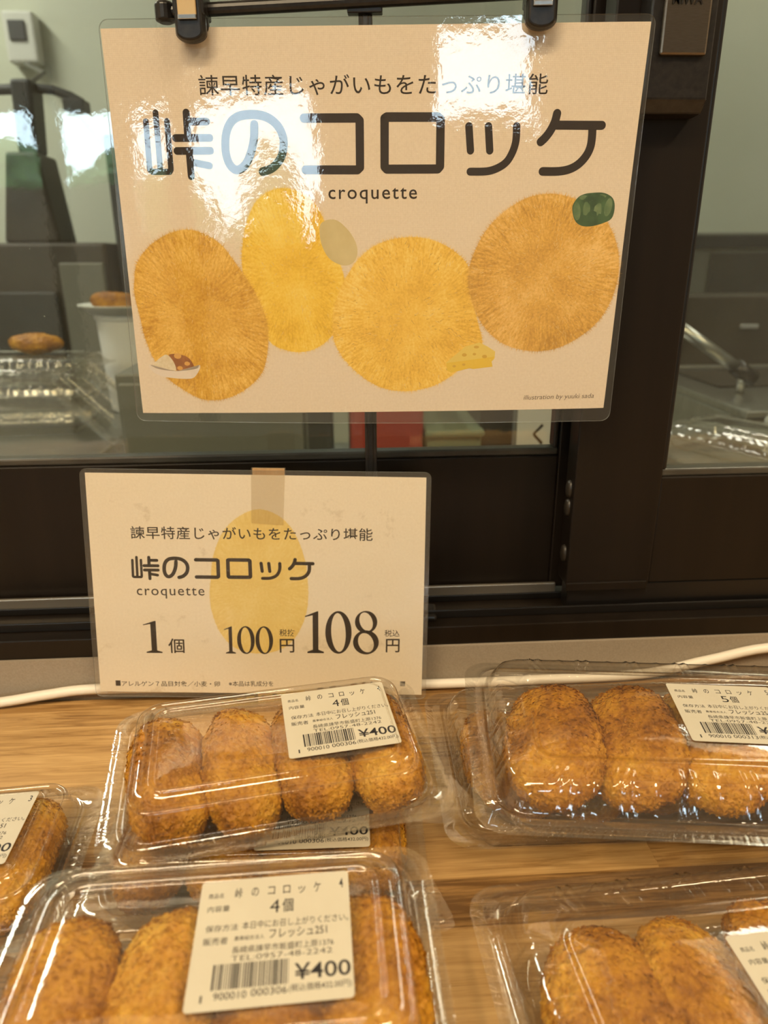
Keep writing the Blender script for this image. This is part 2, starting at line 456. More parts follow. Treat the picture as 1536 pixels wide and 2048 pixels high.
def spline_closed(pts, n=8):
    out = []; L = len(pts)
    for i in range(L):
        p0, p1, p2, p3 = (Vector(pts[(i + k) % L]) for k in (-1, 0, 1, 2))
        for k in range(n):
            t = k / n
            out.append(0.5 * ((2 * p1) + (p2 - p0) * t + (2 * p0 - 5 * p1 + 4 * p2 - p3) * t * t + (3 * p1 - p0 - 3 * p2 + p3) * t ** 3))
    return out

def blob(mb, pts, lift, m, smooth=True):
    P = spline_closed(pts, 6) if smooth else [Vector(p) for p in pts]
    c = sum(P, Vector((0, 0))) / len(P)
    V = [(c.x, -lift, c.y)] + [(p.x, -lift, p.y) for p in P]
    n = len(P)
    mb.add(V, [(0, 1 + i, 1 + (i + 1) % n) for i in range(n)], m)

def ellipse(cx, cz, rx, rz, n=24, a=0.0):
    return [(cx + rx * math.cos(2 * PI * k / n) * math.cos(a) - rz * math.sin(2 * PI * k / n) * math.sin(a),
             cz + rx * math.cos(2 * PI * k / n) * math.sin(a) + rz * math.sin(2 * PI * k / n) * math.cos(a)) for k in range(n)]

def ringshape(mb, outer, inner, lift, m):
    n = len(outer)
    V = [(p[0], -lift, p[1]) for p in outer] + [(p[0], -lift, p[1]) for p in inner]
    mb.add(V, [(i, (i + 1) % n, n + (i + 1) % n, n + i) for i in range(n)], m)

def furry(mb, pts, lift, m, rng, hairs=800, spike=1.6, loose=350, alt=()):
    """printed fuzzy blob: polar grid body, a ragged rim of fibres, loose fibres on top (mm units)"""
    P = spline_closed(pts, 8); n = len(P)
    c = sum(P, Vector((0, 0))) / n
    K = 6
    V = []; uv = []
    for k in range(K + 1):
        for i, p in enumerate(P):
            q = c + (p - c) * (0.02 + 0.98 * k / K)
            V.append((q.x, -lift, q.y))
    F = [(k * n + i, k * n + (i + 1) % n, (k + 1) * n + (i + 1) % n, (k + 1) * n + i) for k in range(K) for i in range(n)]
    base = len(mb.f); mb.add(V, F + [tuple(range(n))[::-1]], m)
    for j, (k, i) in enumerate([(k, i) for k in range(K) for i in range(n)]):
        mb.uv[base + j] = [(i / n, k / K), ((i + 1) / n, k / K), ((i + 1) / n, (k + 1) / K), (i / n, (k + 1) / K)]
    per = [0.0]
    for i in range(n): per.append(per[-1] + (P[(i + 1) % n] - P[i]).length)
    def at(s):
        s %= per[-1]; i = 0
        while per[i + 1] < s: i += 1
        return P[i].lerp(P[(i + 1) % n], (s - per[i]) / max(per[i + 1] - per[i], 1e-9))
    for h in range(hairs):                                            # ragged rim: one fibre per step, side by side
        s0, s1 = per[-1] * h / hairs, per[-1] * (h + 1) / hairs
        a, b = at(s0), at(s1); d = ((a + b) / 2 - c).normalized(); tang = Vector((-d.y, d.x))
        L = spike * (0.25 + rng.random() ** 1.5); ang = rng.uniform(-0.45, 0.45)
        tip = (a + b) / 2 + (d * math.cos(ang) + tang * math.sin(ang)) * L
        mb.add([(a.x, -lift, a.y), (b.x, -lift, b.y), (tip.x, -lift, tip.y)], [(0, 1, 2)], m)
        mb.uv[len(mb.f) - 1] = [(h / hairs, 1.0), ((h + 1) / hairs, 1.0), ((h + 0.5) / hairs, 1.05)]
    for h in range(loose):
        a = rng.randrange(n); s = math.sqrt(rng.random()) * 0.95
        p = c + (P[a] - c) * s; d = (P[a] - c).normalized(); d.rotate(Matrix.Rotation(rng.uniform(-0.7, 0.7), 2))
        tang = Vector((-d.y, d.x)); L = 1.0 + 2.0 * rng.random(); w = 0.09 + 0.1 * rng.random()
        tip = p + d * L
        mm = alt[rng.randrange(len(alt))]
        mb.add([(p.x - tang.x * w, -lift - 0.02, p.y - tang.y * w), (p.x + tang.x * w, -lift - 0.02, p.y + tang.y * w), (tip.x, -lift - 0.02, tip.y)], [(0, 1, 2)], mm)

def build_print(mb, name, parent, bend=0.0, flat=True):
    """units in the print are millimetres"""
    mb.v = [(x, y * 0.2 if (-0.45 < y < -0.005 and flat) else y, z) for x, y, z in mb.v]
    mb.v = [(x * 0.001, (y - bend * max(z, 0.0) ** 2) * 0.001, z * 0.001) for x, y, z in mb.v]
    o = mb.build(name, parent)
    me = o.data
    if mb.uv:
        ul = me.uv_layers.new(name='polar')
        for fi, uvs in mb.uv.items():
            p = me.polygons[fi]
            for li, u in zip(p.loop_indices, uvs): ul.data[li].uv = u
    return o

# ================================================================== the setting
LX, RX, FY, BY, FZ, CZ = -2.6, 2.6, -5.2, 1.62, -0.85, 1.8
tag(box_obj('floor', LX, RX, FY, BY, FZ - 0.05, FZ, M['tilefloor']), kind='structure')
tag(box_obj('ceiling', LX, RX, FY, BY, CZ, CZ + 0.05, M['plaster']), kind='structure')
tag(box_obj('wall_left', LX - 0.1, LX, FY, BY, FZ, CZ, M['plaster']), kind='structure')
tag(box_obj('wall_right', RX, RX + 0.1, FY, BY, FZ, CZ, M['plaster']), kind='structure')
def wall_with_holes(name, y0, y1, m, holes):
    """wall across x with rectangular openings (x0, x1, z0, z1) that do not share x ranges"""
    b = MB(); x = LX
    for hx0, hx1, hz0, hz1 in sorted(holes):
        b.box(x, hx0, y0, y1, FZ, CZ, m)
        b.box(hx0, hx1, y0, y1, FZ, hz0, m); b.box(hx0, hx1, y0, y1, hz1, CZ, m)
        x = hx1
    b.box(x, RX, y0, y1, FZ, CZ, m)
    return tag(b.build(name), kind='structure')
# street side of the shop: a wide window and a glazed transom over the door
SHOP_HOLES = [(-2.50, -1.12, 0.72, 1.30), (-0.30, 0.46, 1.12, 1.52)]
wall_with_holes('wall_front', FY - 0.1, FY, M['plaster'], SHOP_HOLES)
tag(box_obj('wall_back', LX, RX, BY, BY + 0.1, FZ, CZ, M['greenwall']), kind='structure')
def plain_window(name, hole, y0, y1, m, bars=()):
    x0, x1, z0, z1 = hole; t = 0.03
    w = empty(name, ((x0 + x1) / 2, (y0 + y1) / 2, z0)); tag(w, kind='structure')
    ox, oy, oz = w.location
    b = MB()
    for a in ((x0, x1, z0, z0 + t), (x0, x1, z1 - t, z1), (x0, x0 + t, z0 + t, z1 - t), (x1 - t, x1, z0 + t, z1 - t)):
        b.box(a[0] - ox, a[1] - ox, y0 - oy, y1 - oy, a[2] - oz, a[3] - oz, m)
    for bx in bars: b.box(bx - 0.012 - ox, bx + 0.012 - ox, y0 - oy, y1 - oy, z0 + t - oz, z1 - t - oz, m)
    b.build('window_frame', w)
    p = MB(); p.box(x0 + t - ox, x1 - t - ox, -0.002, 0.002, z0 + t - oz, z1 - t - oz, M['glass']); p.build('pane', w)
    return w
plain_window('window_2', SHOP_HOLES[0], FY - 0.08, FY - 0.02, M['offwhite'])
plain_window('window_3', SHOP_HOLES[1], FY - 0.08, FY - 0.02, M['offwhite'])

# partition between the shop and the kitchen: lower wall, upper wall, and piers beside the sliding window
SILL_Y = 0.006
WX0, WX1, WZ1 = -0.95, 1.15, 1.05
b = MB()
b.box(LX, RX, 0.012, 0.072, FZ, -0.001, M['plaster'])
b.box(LX, WX0, 0.012, 0.072, -0.001, CZ, M['plaster']); b.box(WX1, RX, 0.012, 0.072, -0.001, CZ, M['plaster'])
b.box(WX0, WX1, 0.012, 0.072, WZ1, CZ, M['plaster'])
tag(b.build('wall_partition'), kind='structure')
b = MB(); b.box(WX0, WX1, 0.004, 0.072, -0.001, 0.030, M['upstand'])
tag(b.build('trim_1'), kind='structure')

# sliding window in dark bronze aluminium
win = empty('window_1', (0, 0.03, 0.03)); tag(win, kind='structure')
oz, oy = 0.03, 0.03
def wbox(b, x0, x1, y0, y1, z0, z1, m): b.box(x0, x1, y0 - oy, y1 - oy, z0 - oz, z1 - oz, m)
b = MB()
wbox(b, WX0, WX1, SILL_Y, 0.074, 0.0300, 0.0437, M['frame'])          # sill
wbox(b, WX0, WX1, 0.0415, 0.0430, 0.0437, 0.0490, M['frame_dark'])    # track lips
wbox(b, WX0, WX1, 0.0175, 0.0190, 0.0437, 0.0500, M['frame_dark'])
wbox(b, 0.150, WX1 - 0.03, 0.0225, 0.0360, 0.0437, 0.0636, M['frame_dark'])   # dark filler added so the shaded gap under the front leaf reads black
wbox(b, WX0, WX0 + 0.03, 0.012, 0.074, 0.0437, WZ1, M['frame']); wbox(b, WX1 - 0.03, WX1, 0.012, 0.074, 0.0437, WZ1, M['frame'])
wbox(b, WX0 + 0.03, WX1 - 0.03, 0.012, 0.074, WZ1 - 0.03, WZ1, M['frame'])
b.build('window_frame', win, bevel=0.0012)
b = MB(); wbox(b, WX0 + 0.03, 0.148, 0.0430, 0.0458, 0.0440, 0.0555, M['alu']); b.build('rail', win, bevel=0.0008)
for sx in (-0.186, 0.066):                                            # sill screws
    b = MB()
    b.lathe([(0.0036, 0), (0.0036, 0.0006), (0.0028, 0.0011)], M['frame_dark'], 20, (sx, 0.017 - oy + 0.008, 0.0437 - oz))
    b.box(sx - 0.0024, sx + 0.0024, 0.0250 - oy - 0.0003, 0.0250 - oy + 0.0003, 0.0448 - oz, 0.04495 - oz, M['black'])
    b.build('screw', win)
def sash(x0, x1, y0, y1, z0, z1, ls, rs, bz, ts):
    """one sliding leaf: stiles ls/rs wide, bottom rail to height bz, top rail ts"""
    b = MB(); f = M['frame']
    wbox(b, x0, x0 + ls, y0, y1, z0, z1, f); wbox(b, x1 - rs, x1, y0, y1, z0, z1, f)
    wbox(b, x0 + ls, x1 - rs, y0 + 0.001, y1 - 0.001, z0, bz, f); wbox(b, x0 + ls, x1 - rs, y0 + 0.001, y1 - 0.001, z1 - ts, z1, f)
    o = b.build('sash', win, bevel=0.0010)
    gx0, gx1, gz0, gz1 = x0 + ls, x1 - rs, bz, z1 - ts
    yc = (y0 + y1) / 2
    bb = MB(); t = 0.0050
    for a in ((gx0, gx1, gz0, gz0 + t), (gx0, gx1, gz1 - t, gz1), (gx0, gx0 + t * 0.7, gz0 + t, gz1 - t), (gx1 - t * 0.7, gx1, gz0 + t, gz1 - t)):
        wbox(bb, a[0], a[1], y0 + 0.0025, y1 - 0.0025, a[2], a[3], M['bead'] if a[3] - a[2] < 0.02 else M['frame_dark'])
    bb.build('glazing_bead', o, bevel=0.0012)
    g = MB(); wbox(g, gx0 + 0.002, gx1 - 0.002, yc - 0.0015, yc + 0.0015, gz0 + 0.003, gz1 - 0.003, M['glass']); g.build('pane', o)
    return o
rear = sash(WX0 + 0.03, 0.200, 0.0480, 0.0640, 0.0500, WZ1 - 0.032, 0.05, 0.0555, 0.1480, 0.06)
front = sash(0.1475, WX1 - 0.03, 0.0200, 0.0380, 0.0640, WZ1 - 0.032, 0.0575, 0.05, 0.1395, 0.06)
b = MB(); wbox(b, 0.1475, 0.203, 0.0185, 0.0205, 0.0605, 0.0665, M['frame']); b.build('bottom_guide', front, bevel=0.0006)
for bz2 in (0.1305, 0.1175, 0.0845):                                  # rubber bumpers on the meeting edge
    b = MB(); V = []; F = []
    n = 20
    prof = [(1.0, 0.0), (0.92, 0.55), (0.7, 0.85), (0.35, 1.0)]
    for s, h in prof:
        for k in range(n):
            t = 2 * PI * k / n
            V.append((0.1475 - 0.0022 * h, 0.0290 - oy + 0.0042 * s * math.cos(t), bz2 - oz + 0.0062 * s * math.sin(t)))
    for i in range(len(prof) - 1):
        for k in range(n): F.append((i * n + k, i * n + (k + 1) % n, (i + 1) * n + (k + 1) % n, (i + 1) * n + k))
    F.append(tuple((len(prof) - 1) * n + k for k in range(n)))
    b.add(V, F, M['bumper']); b.build('bumper', front, smooth=True)
# the sash lock: black body, bronze cover plate, raised maker's letters
b = MB()
V = []; prof = [(0.0195, 0.4600), (0.0195, 0.3455), (0.0080, 0.3460), (0.0035, 0.3520), (0.0035, 0.4600)]
for x in (0.1600, 0.1945):
    for y, z in prof: V.append((x, y - oy, z - oz))
b.add(V, [(4, 3, 2, 1, 0), (5, 6, 7, 8, 9)] + [(i, (i + 1) % 5, 5 + (i + 1) % 5, 5 + i) for i in range(5)], M['black'])
lock = b.build('lock_case', front, bevel=0.0010)
b = MB(); wbox(b, 0.1655, 0.1900, 0.0008, 0.0040, 0.3715, 0.4560, M['lockplate']); b.build('lock_cover', front, bevel=0.0012)
b = MB()
put_text(b, 'MIWA', 0.1692, 0.3935, 0.1846, 0.3935, 0.0048, 0.0, M['black'], weight=0.02)
b.v = [(x, y + 0.0004 - oy, z - oz) for x, y, z in b.v]
lt = b.build('lock_lettering', front)
so = lt.modifiers.new('solid', 'SOLIDIFY'); so.thickness = 0.0004; so.offset = 0

# ------------------------------------------------------------------ counter
tag(box_obj('wooden_counter', -1.5, 1.5, -0.62, 0.004, -0.03, 0.0, M['counter'], bevel=0.002), 'laminated oak counter top under all the croquette packs', 'counter')
b = MB()
b.box(-1.45, 1.45, -0.56, 0.004, FZ + 0.08, -0.03, M['offwhite']); b.box(-1.45, 1.45, -0.50, 0.004, FZ, FZ + 0.08, M['frame_dark'])
tag(b.build('counter_cabinet'), 'pale closed cabinet carrying the oak counter top', 'cabinet')

# white cable along the foot of the upstand
b = MB()
cp = [(-0.60, -0.012, 0.0034), (-0.40, -0.010, 0.0034), (-0.30, -0.0075, 0.0034), (-0.235, -0.0040, 0.0044), (-0.20, -0.0012, 0.0075), (-0.172, 0.0002, 0.0096),
      (-0.12, 0.0004, 0.0085), (-0.05, 0.0003, 0.0050), (0.03, 0.0000, 0.0040), (0.06, 0.0000, 0.0036), (0.12, 0.0002, 0.0036), (0.20, 0.0004, 0.0050), (0.245, 0.0004, 0.0140), (0.30, 0.0004, 0.0225), (0.42, 0.0000, 0.015), (0.60, -0.006, 0.0034)]
cc = []
for i in range(len(cp) - 1):
    p0, p1, p2, p3 = (Vector(cp[min(max(i + k, 0), len(cp) - 1)]) for k in (-1, 0, 1, 2))
    for k in range(6):
        t = k / 6; cc.append(0.5 * ((2 * p1) + (p2 - p0) * t + (2 * p0 - 5 * p1 + 4 * p2 - p3) * t * t + (3 * p1 - p0 - 3 * p2 + p3) * t ** 3))
b.tube(cc, 0.0033, M['cable'], 14)
tag(b.build('power_cable', smooth=True), 'white power cable running along the beige upstand behind the price sign', 'cable')

# ------------------------------------------------------------------ sign stand (pole, cross bar, two clips)
st = empty('sign_stand', (0.0184, 0.0121, 0.0437), (0, 0, R(-5.168)))
tag(st, 'black clip stand whose cross bar and two clips hold the large croquette sign', 'sign stand')
Z0 = 0.0437
box_obj('base_plate', -0.045, 0.040, 0.0045, 0.0240, 0.0, 0.004, M['black'], st, bevel=0.0015)
b = MB()
b.box(-0.0066, 0.0006, 0.0075, 0.0125, 0.004, 0.70 - Z0, M['black']); b.box(-0.0048, -0.0012, 0.0066, 0.0080, 0.004, 0.70 - Z0, M['frame_dark'])
b.build('pole', st, bevel=0.0007)
b = MB(); b.tube([(-0.104, 0.0035, 0.3945 - Z0), (0.110, 0.0035, 0.4010 - Z0)], 0.0032, M['black'], 14)
b.lathe([(0.0030, -0.005), (0.0052, -0.004), (0.0052, 0.003), (0.0036, 0.0045)], M['black'], 18, (-0.1055, 0.0035, 0.3944 - Z0))
b.lathe([(0.0028, -0.003), (0.0042, -0.002), (0.0042, 0.002), (0.0030, 0.003)], M['black'], 18, (0.1110, 0.0035, 0.4010 - Z0))
b.box(-0.012, 0.006, 0.0030, 0.0090, 0.3925 - Z0, 0.4040 - Z0, M['black'])
b.build('cross_bar', st, bevel=0.0006)
def clip(cx, zb, plate_mat, plate_label):
    """hook-shaped clip over the bar: front jaw in front of the sheet, back jaw behind"""
    w = 0.0078
    def jaw(sgn, y0, y1, zlo):
        V = []; n = 12
        ring = [(-w, 0.046), (w, 0.046)] + [(w * math.cos(t), -0.55 * w * math.sin(t) * 1.0) for t in [PI * k / n for k in range(n + 1)]]
        prof = [(y0, 1.0), ((y0 + y1) / 2, 1.0), (y1, 0.82)]
        L = len(ring)
        for y, s in prof:
            for x, z in ring: V.append((cx + x * s, y, zlo + 0.005 + z * (s if z < 0 else 1)))
        F = [tuple(range(L))[::-1], tuple((len(prof) - 1) * L + k for k in range(L))]
        for i in range(len(prof) - 1):
            for k in range(L): F.append((i * L + k, i * L + (k + 1) % L, (i + 1) * L + (k + 1) % L, (i + 1) * L + k))
        b = MB(); b.add(V, F, M['black']); return b
    fb = jaw(1, -0.0030, -0.0090, zb); kb = jaw(1, -0.0010, 0.0050, zb + 0.004)
    fb.v += []; o = len(fb.v); fb.v += kb.v; fb.f += [tuple(o + k for k in f) for f in kb.f]; fb.mi += kb.mi
    fb.box(cx - w, cx + w, -0.0080, 0.0075, zb + 0.0085 + 0.004, zb + 0.050, M['black'])
    c = fb.build('clip', st, bevel=0.0008)
    p = MB(); p.box(cx - 0.0048, cx + 0.0046, -0.0103, -0.0093, zb + 0.0118, zb + 0.060, plate_mat)
    p.box(cx - 0.0048, cx + 0.0046, -0.0110, -0.0093, zb + 0.0098, zb + 0.0120, M['chrome'])
    po = p.build('clip_plate', c, bevel=0.0004); po['label'] = plate_label
clip(-0.0905, 0.3775 - Z0, M['clipgold'], 'gold clip plate')
clip(0.0850, 0.3805 - Z0, M['chrome'], 'silver clip plate')

# ------------------------------------------------------------------ the two laminated signs (print data in millimetres)
PR = {
'sign_pose':[-1.475,0.497,-5.168,0.0184,0.0121,0.287],
'price_pose':[-7.175,1.351,-2.652,-0.0571,0.0035,0.0774],
'sign_film':[(-140.39,102.6),(142.38,103.14),(140.28,-102.69),(-143.09,-105.26)],
'sign_film_midbottom':(0.56,-105.48),
'sign_paper':[(-139.84,98.61),(140.28,99.91),(136.31,-95.27),(-139.23,-100.65)],
'price_film':[(-107.9,75.62),(107.9,75.97),(108.46,-75.93),(-108.46,-75.56)],
'price_paper':[(-104.74,73.19),(104.9,72.81),(105.73,-73.07),(-105.29,-72.32)],
'title':[(3.07,[(-121.02,56.2),(-121.46,32.98),(-120.04,31.88),(-110.6,31.87),(-109.76,33.07),(-109.65,56.33)]),(3.07,[(-115.34,60.39),(-115.6,32.42)]),(3.78,[(-98.94,60.34),(-99.17,48.35)]),(3.66,[(-97.92,56.13),(-88.4,56.11)]),(3.78,[(-105.78,48.31),(-87.31,48.37)]),(3.78,[(-105.61,42.08),(-87.41,42.16)]),(3.78,[(-99.01,41.64),(-98.92,29.66)]),(3.55,[(-98.94,36.77),(-88.49,34.85)]),(4.37,[(-62.94,54.61),(-63.37,49.06),(-64.62,43.72),(-67.17,37.8),(-70.09,34.27),(-73.2,32.81),(-75.58,33.46),(-77.82,36.19),(-79.04,40.52),(-79.13,45.36),(-78.18,50.69),(-75.66,55.44),(-71.62,58.31),(-66.83,59.24),(-62.39,59.33),(-57.41,58.53),(-53.08,56.42),(-49.68,52.99),(-47.79,48.49),(-47.73,44.22),(-49.07,39.39),(-51.94,35.61),(-55.36,33.16),(-59.65,31.92)]),(4.43,[(-36.33,57.57),(-8.22,57.59),(-6.76,56.28),(-6.76,33.92),(-8.14,32.72),(-36.24,32.76)]),(4.49,[(6.44,57.28),(7.61,57.95),(34.48,57.87),(35.97,56.67),(36.29,34.4),(35.13,33.1),(7.71,33.03),(6.51,34.17),(6.44,57.28)]),(3.9,[(50.98,53.49),(52.27,41.99)]),(3.9,[(61.25,53.46),(62.51,41.97)]),(3.9,[(76.03,53.42),(76.2,48.71),(75.84,45.02),(74.45,40.77),(71.75,36.5),(67.19,33.54),(61.35,31.93),(52.57,31.78)]),(4.25,[(96.74,59.32),(95.89,55.44),(93.89,51.28),(91.51,48.14),(89.21,46.04)]),(4.25,[(97.17,53.88),(120.48,53.71)]),(4.25,[(115.7,53.05),(115.93,48.08),(115.5,43.34),(113.56,39.1),(110.08,35.37),(105.59,32.96),(99.78,31.88),(91.29,31.84)])],
'croq1':[(-136.34,-26.31),(-133.85,-15.97),(-127.04,-7.47),(-118.31,-1.59),(-109.0,1.75),(-100.88,2.17),(-92.13,-0.72),(-84.43,-6.14),(-77.78,-14.99),(-71.94,-23.52),(-66.94,-32.17),(-62.84,-41.81),(-61.06,-52.51),(-62.1,-64.31),(-65.48,-75.41),(-73.55,-83.9),(-83.46,-89.66),(-93.24,-92.13),(-103.77,-91.25),(-114.8,-85.16),(-122.84,-78.61),(-128.62,-69.33),(-133.01,-56.5),(-135.25,-42.13),(-136.63,-33.3)],
'croq2':[(-73.66,-14.13),(-72.01,-1.53),(-69.24,7.56),(-64.32,16.5),(-57.01,21.73),(-48.16,23.56),(-39.5,21.32),(-32.63,16.5),(-28.4,10.03),(-25.08,1.01),(-19.97,-11.48),(-16.13,-24.21),(-16.77,-37.22),(-19.7,-47.83),(-25.4,-55.92),(-32.98,-61.4),(-42.39,-63.73),(-51.7,-62.42),(-59.03,-58.82),(-64.22,-50.73),(-69.21,-40.07),(-72.55,-26.11)],
'croq3':[(-22.97,-49.25),(-21.59,-38.04),(-16.19,-24.85),(-6.94,-11.91),(4.36,-4.49),(17.79,-1.54),(31.22,-2.35),(43.67,-7.58),(52.95,-16.04),(56.31,-28.96),(58.58,-42.15),(62.64,-55.59),(61.68,-60.15),(53.89,-69.39),(44.76,-77.62),(33.07,-83.6),(18.81,-86.08),(4.47,-83.81),(-7.43,-76.81),(-16.82,-67.53),(-21.97,-58.34)],
'croq4':[(53.86,-24.63),(56.1,-10.72),(63.28,2.88),(72.72,12.13),(84.34,18.71),(97.25,20.71),(109.4,18.2),(121.81,13.16),(130.47,2.95),(135.5,-8.46),(136.83,-21.16),(134.25,-34.13),(127.51,-46.28),(116.88,-55.3),(104.67,-61.04),(90.85,-62.26),(76.72,-58.92),(65.89,-51.06),(58.48,-39.93)],
'potato':[(-28.51,5.94),(-23.16,7.99),(-17.89,6.36),(-11.78,0.2),(-8.74,-6.43),(-9.24,-12.3),(-12.86,-15.68),(-18.25,-15.69),(-24.47,-12.33),(-28.35,-5.63),(-29.52,1.01)],
'plate':[(-132.66,-71.67),(-128.12,-73.97),(-118.71,-75.31),(-105.28,-74.28),(-102.61,-71.75),(-102.39,-73.8),(-105.62,-78.49),(-109.56,-79.93),(-119.09,-79.53),(-126.62,-78.17),(-131.56,-74.93)],
'rice':[(-129.28,-71.18),(-125.11,-67.45),(-121.18,-66.05),(-117.77,-70.18),(-116.99,-75.29),(-123.48,-75.34),(-129.03,-73.51)],
'curry':[(-120.24,-66.13),(-114.98,-65.55),(-108.55,-67.81),(-105.24,-73.82),(-106.31,-75.22),(-115.85,-75.29),(-117.75,-70.0)],
'chunks':[(-115.08,-66.65),(-109.77,-71.06),(-114.27,-73.69)],
'pepper':[(108.66,14.17),(110.98,18.7),(114.6,20.71),(119.94,21.41),(125.37,21.2),(129.94,18.7),(131.5,14.17),(130.44,8.59),(125.78,6.03),(119.36,4.48),(113.83,4.99),(110.27,8.06)],
'pepper_lobes':[(111.01,12.14),(116.2,12.65),(122.13,12.14),(127.7,14.17),(114.21,19.0),(119.12,18.7),(124.43,19.7)],
'cheese':[(42.74,-69.47),(53.53,-60.19),(61.58,-57.87),(66.33,-60.12),(70.9,-62.95),(70.75,-66.97),(69.09,-68.72),(69.82,-71.61),(58.74,-73.08),(56.37,-72.63),(45.86,-75.27),(43.47,-74.11)],
'cheese_face':[(42.75,-69.7),(55.59,-67.99),(70.69,-65.82),(69.09,-68.72),(69.82,-71.61),(58.74,-73.08),(56.37,-72.63),(45.86,-75.27),(43.47,-74.11)],
'holes':[(59.95,-60.5),(53.14,-65.01),(64.86,-65.86),(58.96,-64.52),(47.51,-71.52),(52.99,-70.56)],
's_head':{'x0':-91.11,'z0':68.17,'x1':90.99,'z1':68.01,'h':9.57},
's_croq':{'x0':-24.18,'z0':18.32,'x1':24.17,'z1':18.44,'h':5.32},
's_illus':{'x0':89.03,'z0':-91.84,'x1':129.96,'z1':-90.32,'h':3.69},
'p_head':{'x0':-79.11,'z0':31.39,'x1':72.08,'z1':31.76,'h':8.3},
'p_title':{'x0':-80.07,'z0':4.65,'x1':35.21,'z1':5.33,'h':15.85},
'p_croq':{'x0':-77.56,'z0':-5.49,'x1':-34.63,'z1':-5.32,'h':5.03},
'p_1':{'x0':-75.06,'z0':-44.91,'x1':-63.27,'z1':-44.8,'h':22.05},
'p_ko':{'x0':-59.39,'z0':-44.91,'x1':-48.97,'z1':-44.81,'h':10.12},
'p_100':{'x0':-23.25,'z0':-44.88,'x1':8.39,'z1':-44.58,'h':18.86},
'p_zn':{'x0':12.49,'z0':-32.62,'x1':22.49,'z1':-32.53,'h':4.88},
'p_en':{'x0':12.59,'z0':-43.95,'x1':22.07,'z1':-43.86,'h':9.55},
'p_108':{'x0':29.05,'z0':-44.09,'x1':76.9,'z1':-43.65,'h':28.84},
'p_zk':{'x0':80.5,'z0':-32.27,'x1':90.26,'z1':-32.17,'h':4.75},
'p_en2':{'x0':81.51,'z0':-43.16,'x1':90.48,'z1':-43.08,'h':9.42},
'p_sq':{'x0':-95.03,'z0':-68.18,'x1':-91.81,'z1':-68.16,'h':3.81},
'p_al':{'x0':-91.13,'z0':-68.45,'x1':-26.97,'z1':-68.22,'h':4.11},
'p_al2':{'x0':-21.2,'z0':-68.01,'x1':7.96,'z1':-67.77,'h':3.97},
'p_sq2':{'x0':91.39,'z0':-66.91,'x1':94.65,'z1':-66.88,'h':3.38},
'p_oval':[(-31.19,-4.57),(-30.14,5.48),(-28.26,19.67),(-22.34,35.11),(-12.65,45.58),(0.83,51.22),(14.07,46.59),(23.29,35.65),(29.19,18.91),(31.09,1.85),(30.28,-14.07),(25.3,-28.8),(16.84,-39.27),(5.61,-43.86),(-6.93,-43.98),(-17.93,-39.6),(-25.91,-29.3),(-30.26,-16.15)],
'p_tape':[(-3.0,77.62),(17.8,76.97),(16.34,41.58),(-3.57,42.63)],
}
def sheet(quad, r, y, m, mb, nx=24, nz=18, sag=0.0):
    """rounded-corner sheet filling a quad tl,tr,br,bl (mm) at depth y; edge points follow the rounded outline"""
    tl, tr, br, bl = [Vector(q) for q in quad]
    W = (tr - tl).length; H = (tl - bl).length
    V = []
    def steps(n, L):
        if n < 30: return [L * k / n for k in range(n + 1)]
        a = [r * k / 6 for k in range(7)]
        return a + [r + (L - 2 * r) * k / (n - 12) for k in range(1, n - 12)] + [L - q for q in reversed(a)]
    for z0 in steps(nz, H):
        for x0 in steps(nx, W):
            x, z = x0, z0
            # pull corner points onto the rounded outline
            for cx, sx in ((r, -1), (W - r, 1)):
                for cz, sz in ((r, -1), (H - r, 1)):
                    dx, dz = (x - cx) * sx, (z - cz) * sz
                    if dx > 0 and dz > 0:
                        m8 = max(dx, dz); L = math.hypot(dx, dz)
                        x = cx + sx * dx * m8 / L; z = cz + sz * dz * m8 / L
            uu, vv = x / W, z / H
            p = (tl * (1 - uu) + tr * uu) * (1 - vv) + (bl * (1 - uu) + br * uu) * vv
            V.append((p.x, y, p.y - sag * (vv ** 3) * 4 * uu * (1 - uu)))
    F = [(j * (nx + 1) + i, (j + 1) * (nx + 1) + i, (j + 1) * (nx + 1) + i + 1, j * (nx + 1) + i + 1) for j in range(nz) for i in range(nx)]
    mb.add(V, F, m)
def film(name, quad, r, parent, m, t=1.1, sag=0.0, bend=0.0):
    b = MB(); sheet(quad, r, -t / 2, m, b, 90, 70, sag)
    k = len(b.v); sheet(quad, r, t / 2, m, b, 90, 70, sag)
    # closed edge
    nx, nz = 90, 70
    edge = [i for i in range(nx + 1)] + [j * (nx + 1) + nx for j in range(1, nz + 1)] + [nz * (nx + 1) + i for i in range(nx - 1, -1, -1)] + [j * (nx + 1) for j in range(nz - 1, 0, -1)]
    n = len(edge); im = b.mid(M['film_edge'])
    for i in range(n):
        b.f.append((edge[i], edge[(i + 1) % n], k + edge[(i + 1) % n], k + edge[i])); b.mi.append(im)
    return build_print(b, name, parent, bend)
M['film_edge'] = clear_sheet('film_edge', 0.10, 0.2, (0.8, 0.82, 0.82), (0.6, 0.62, 0.62), (), haze=0.25, haze_col=(0.7, 0.7, 0.68))
rng = random.Random(3)
BEND = 0.00024                                                        # the hung sheet curls towards the room at its top edge

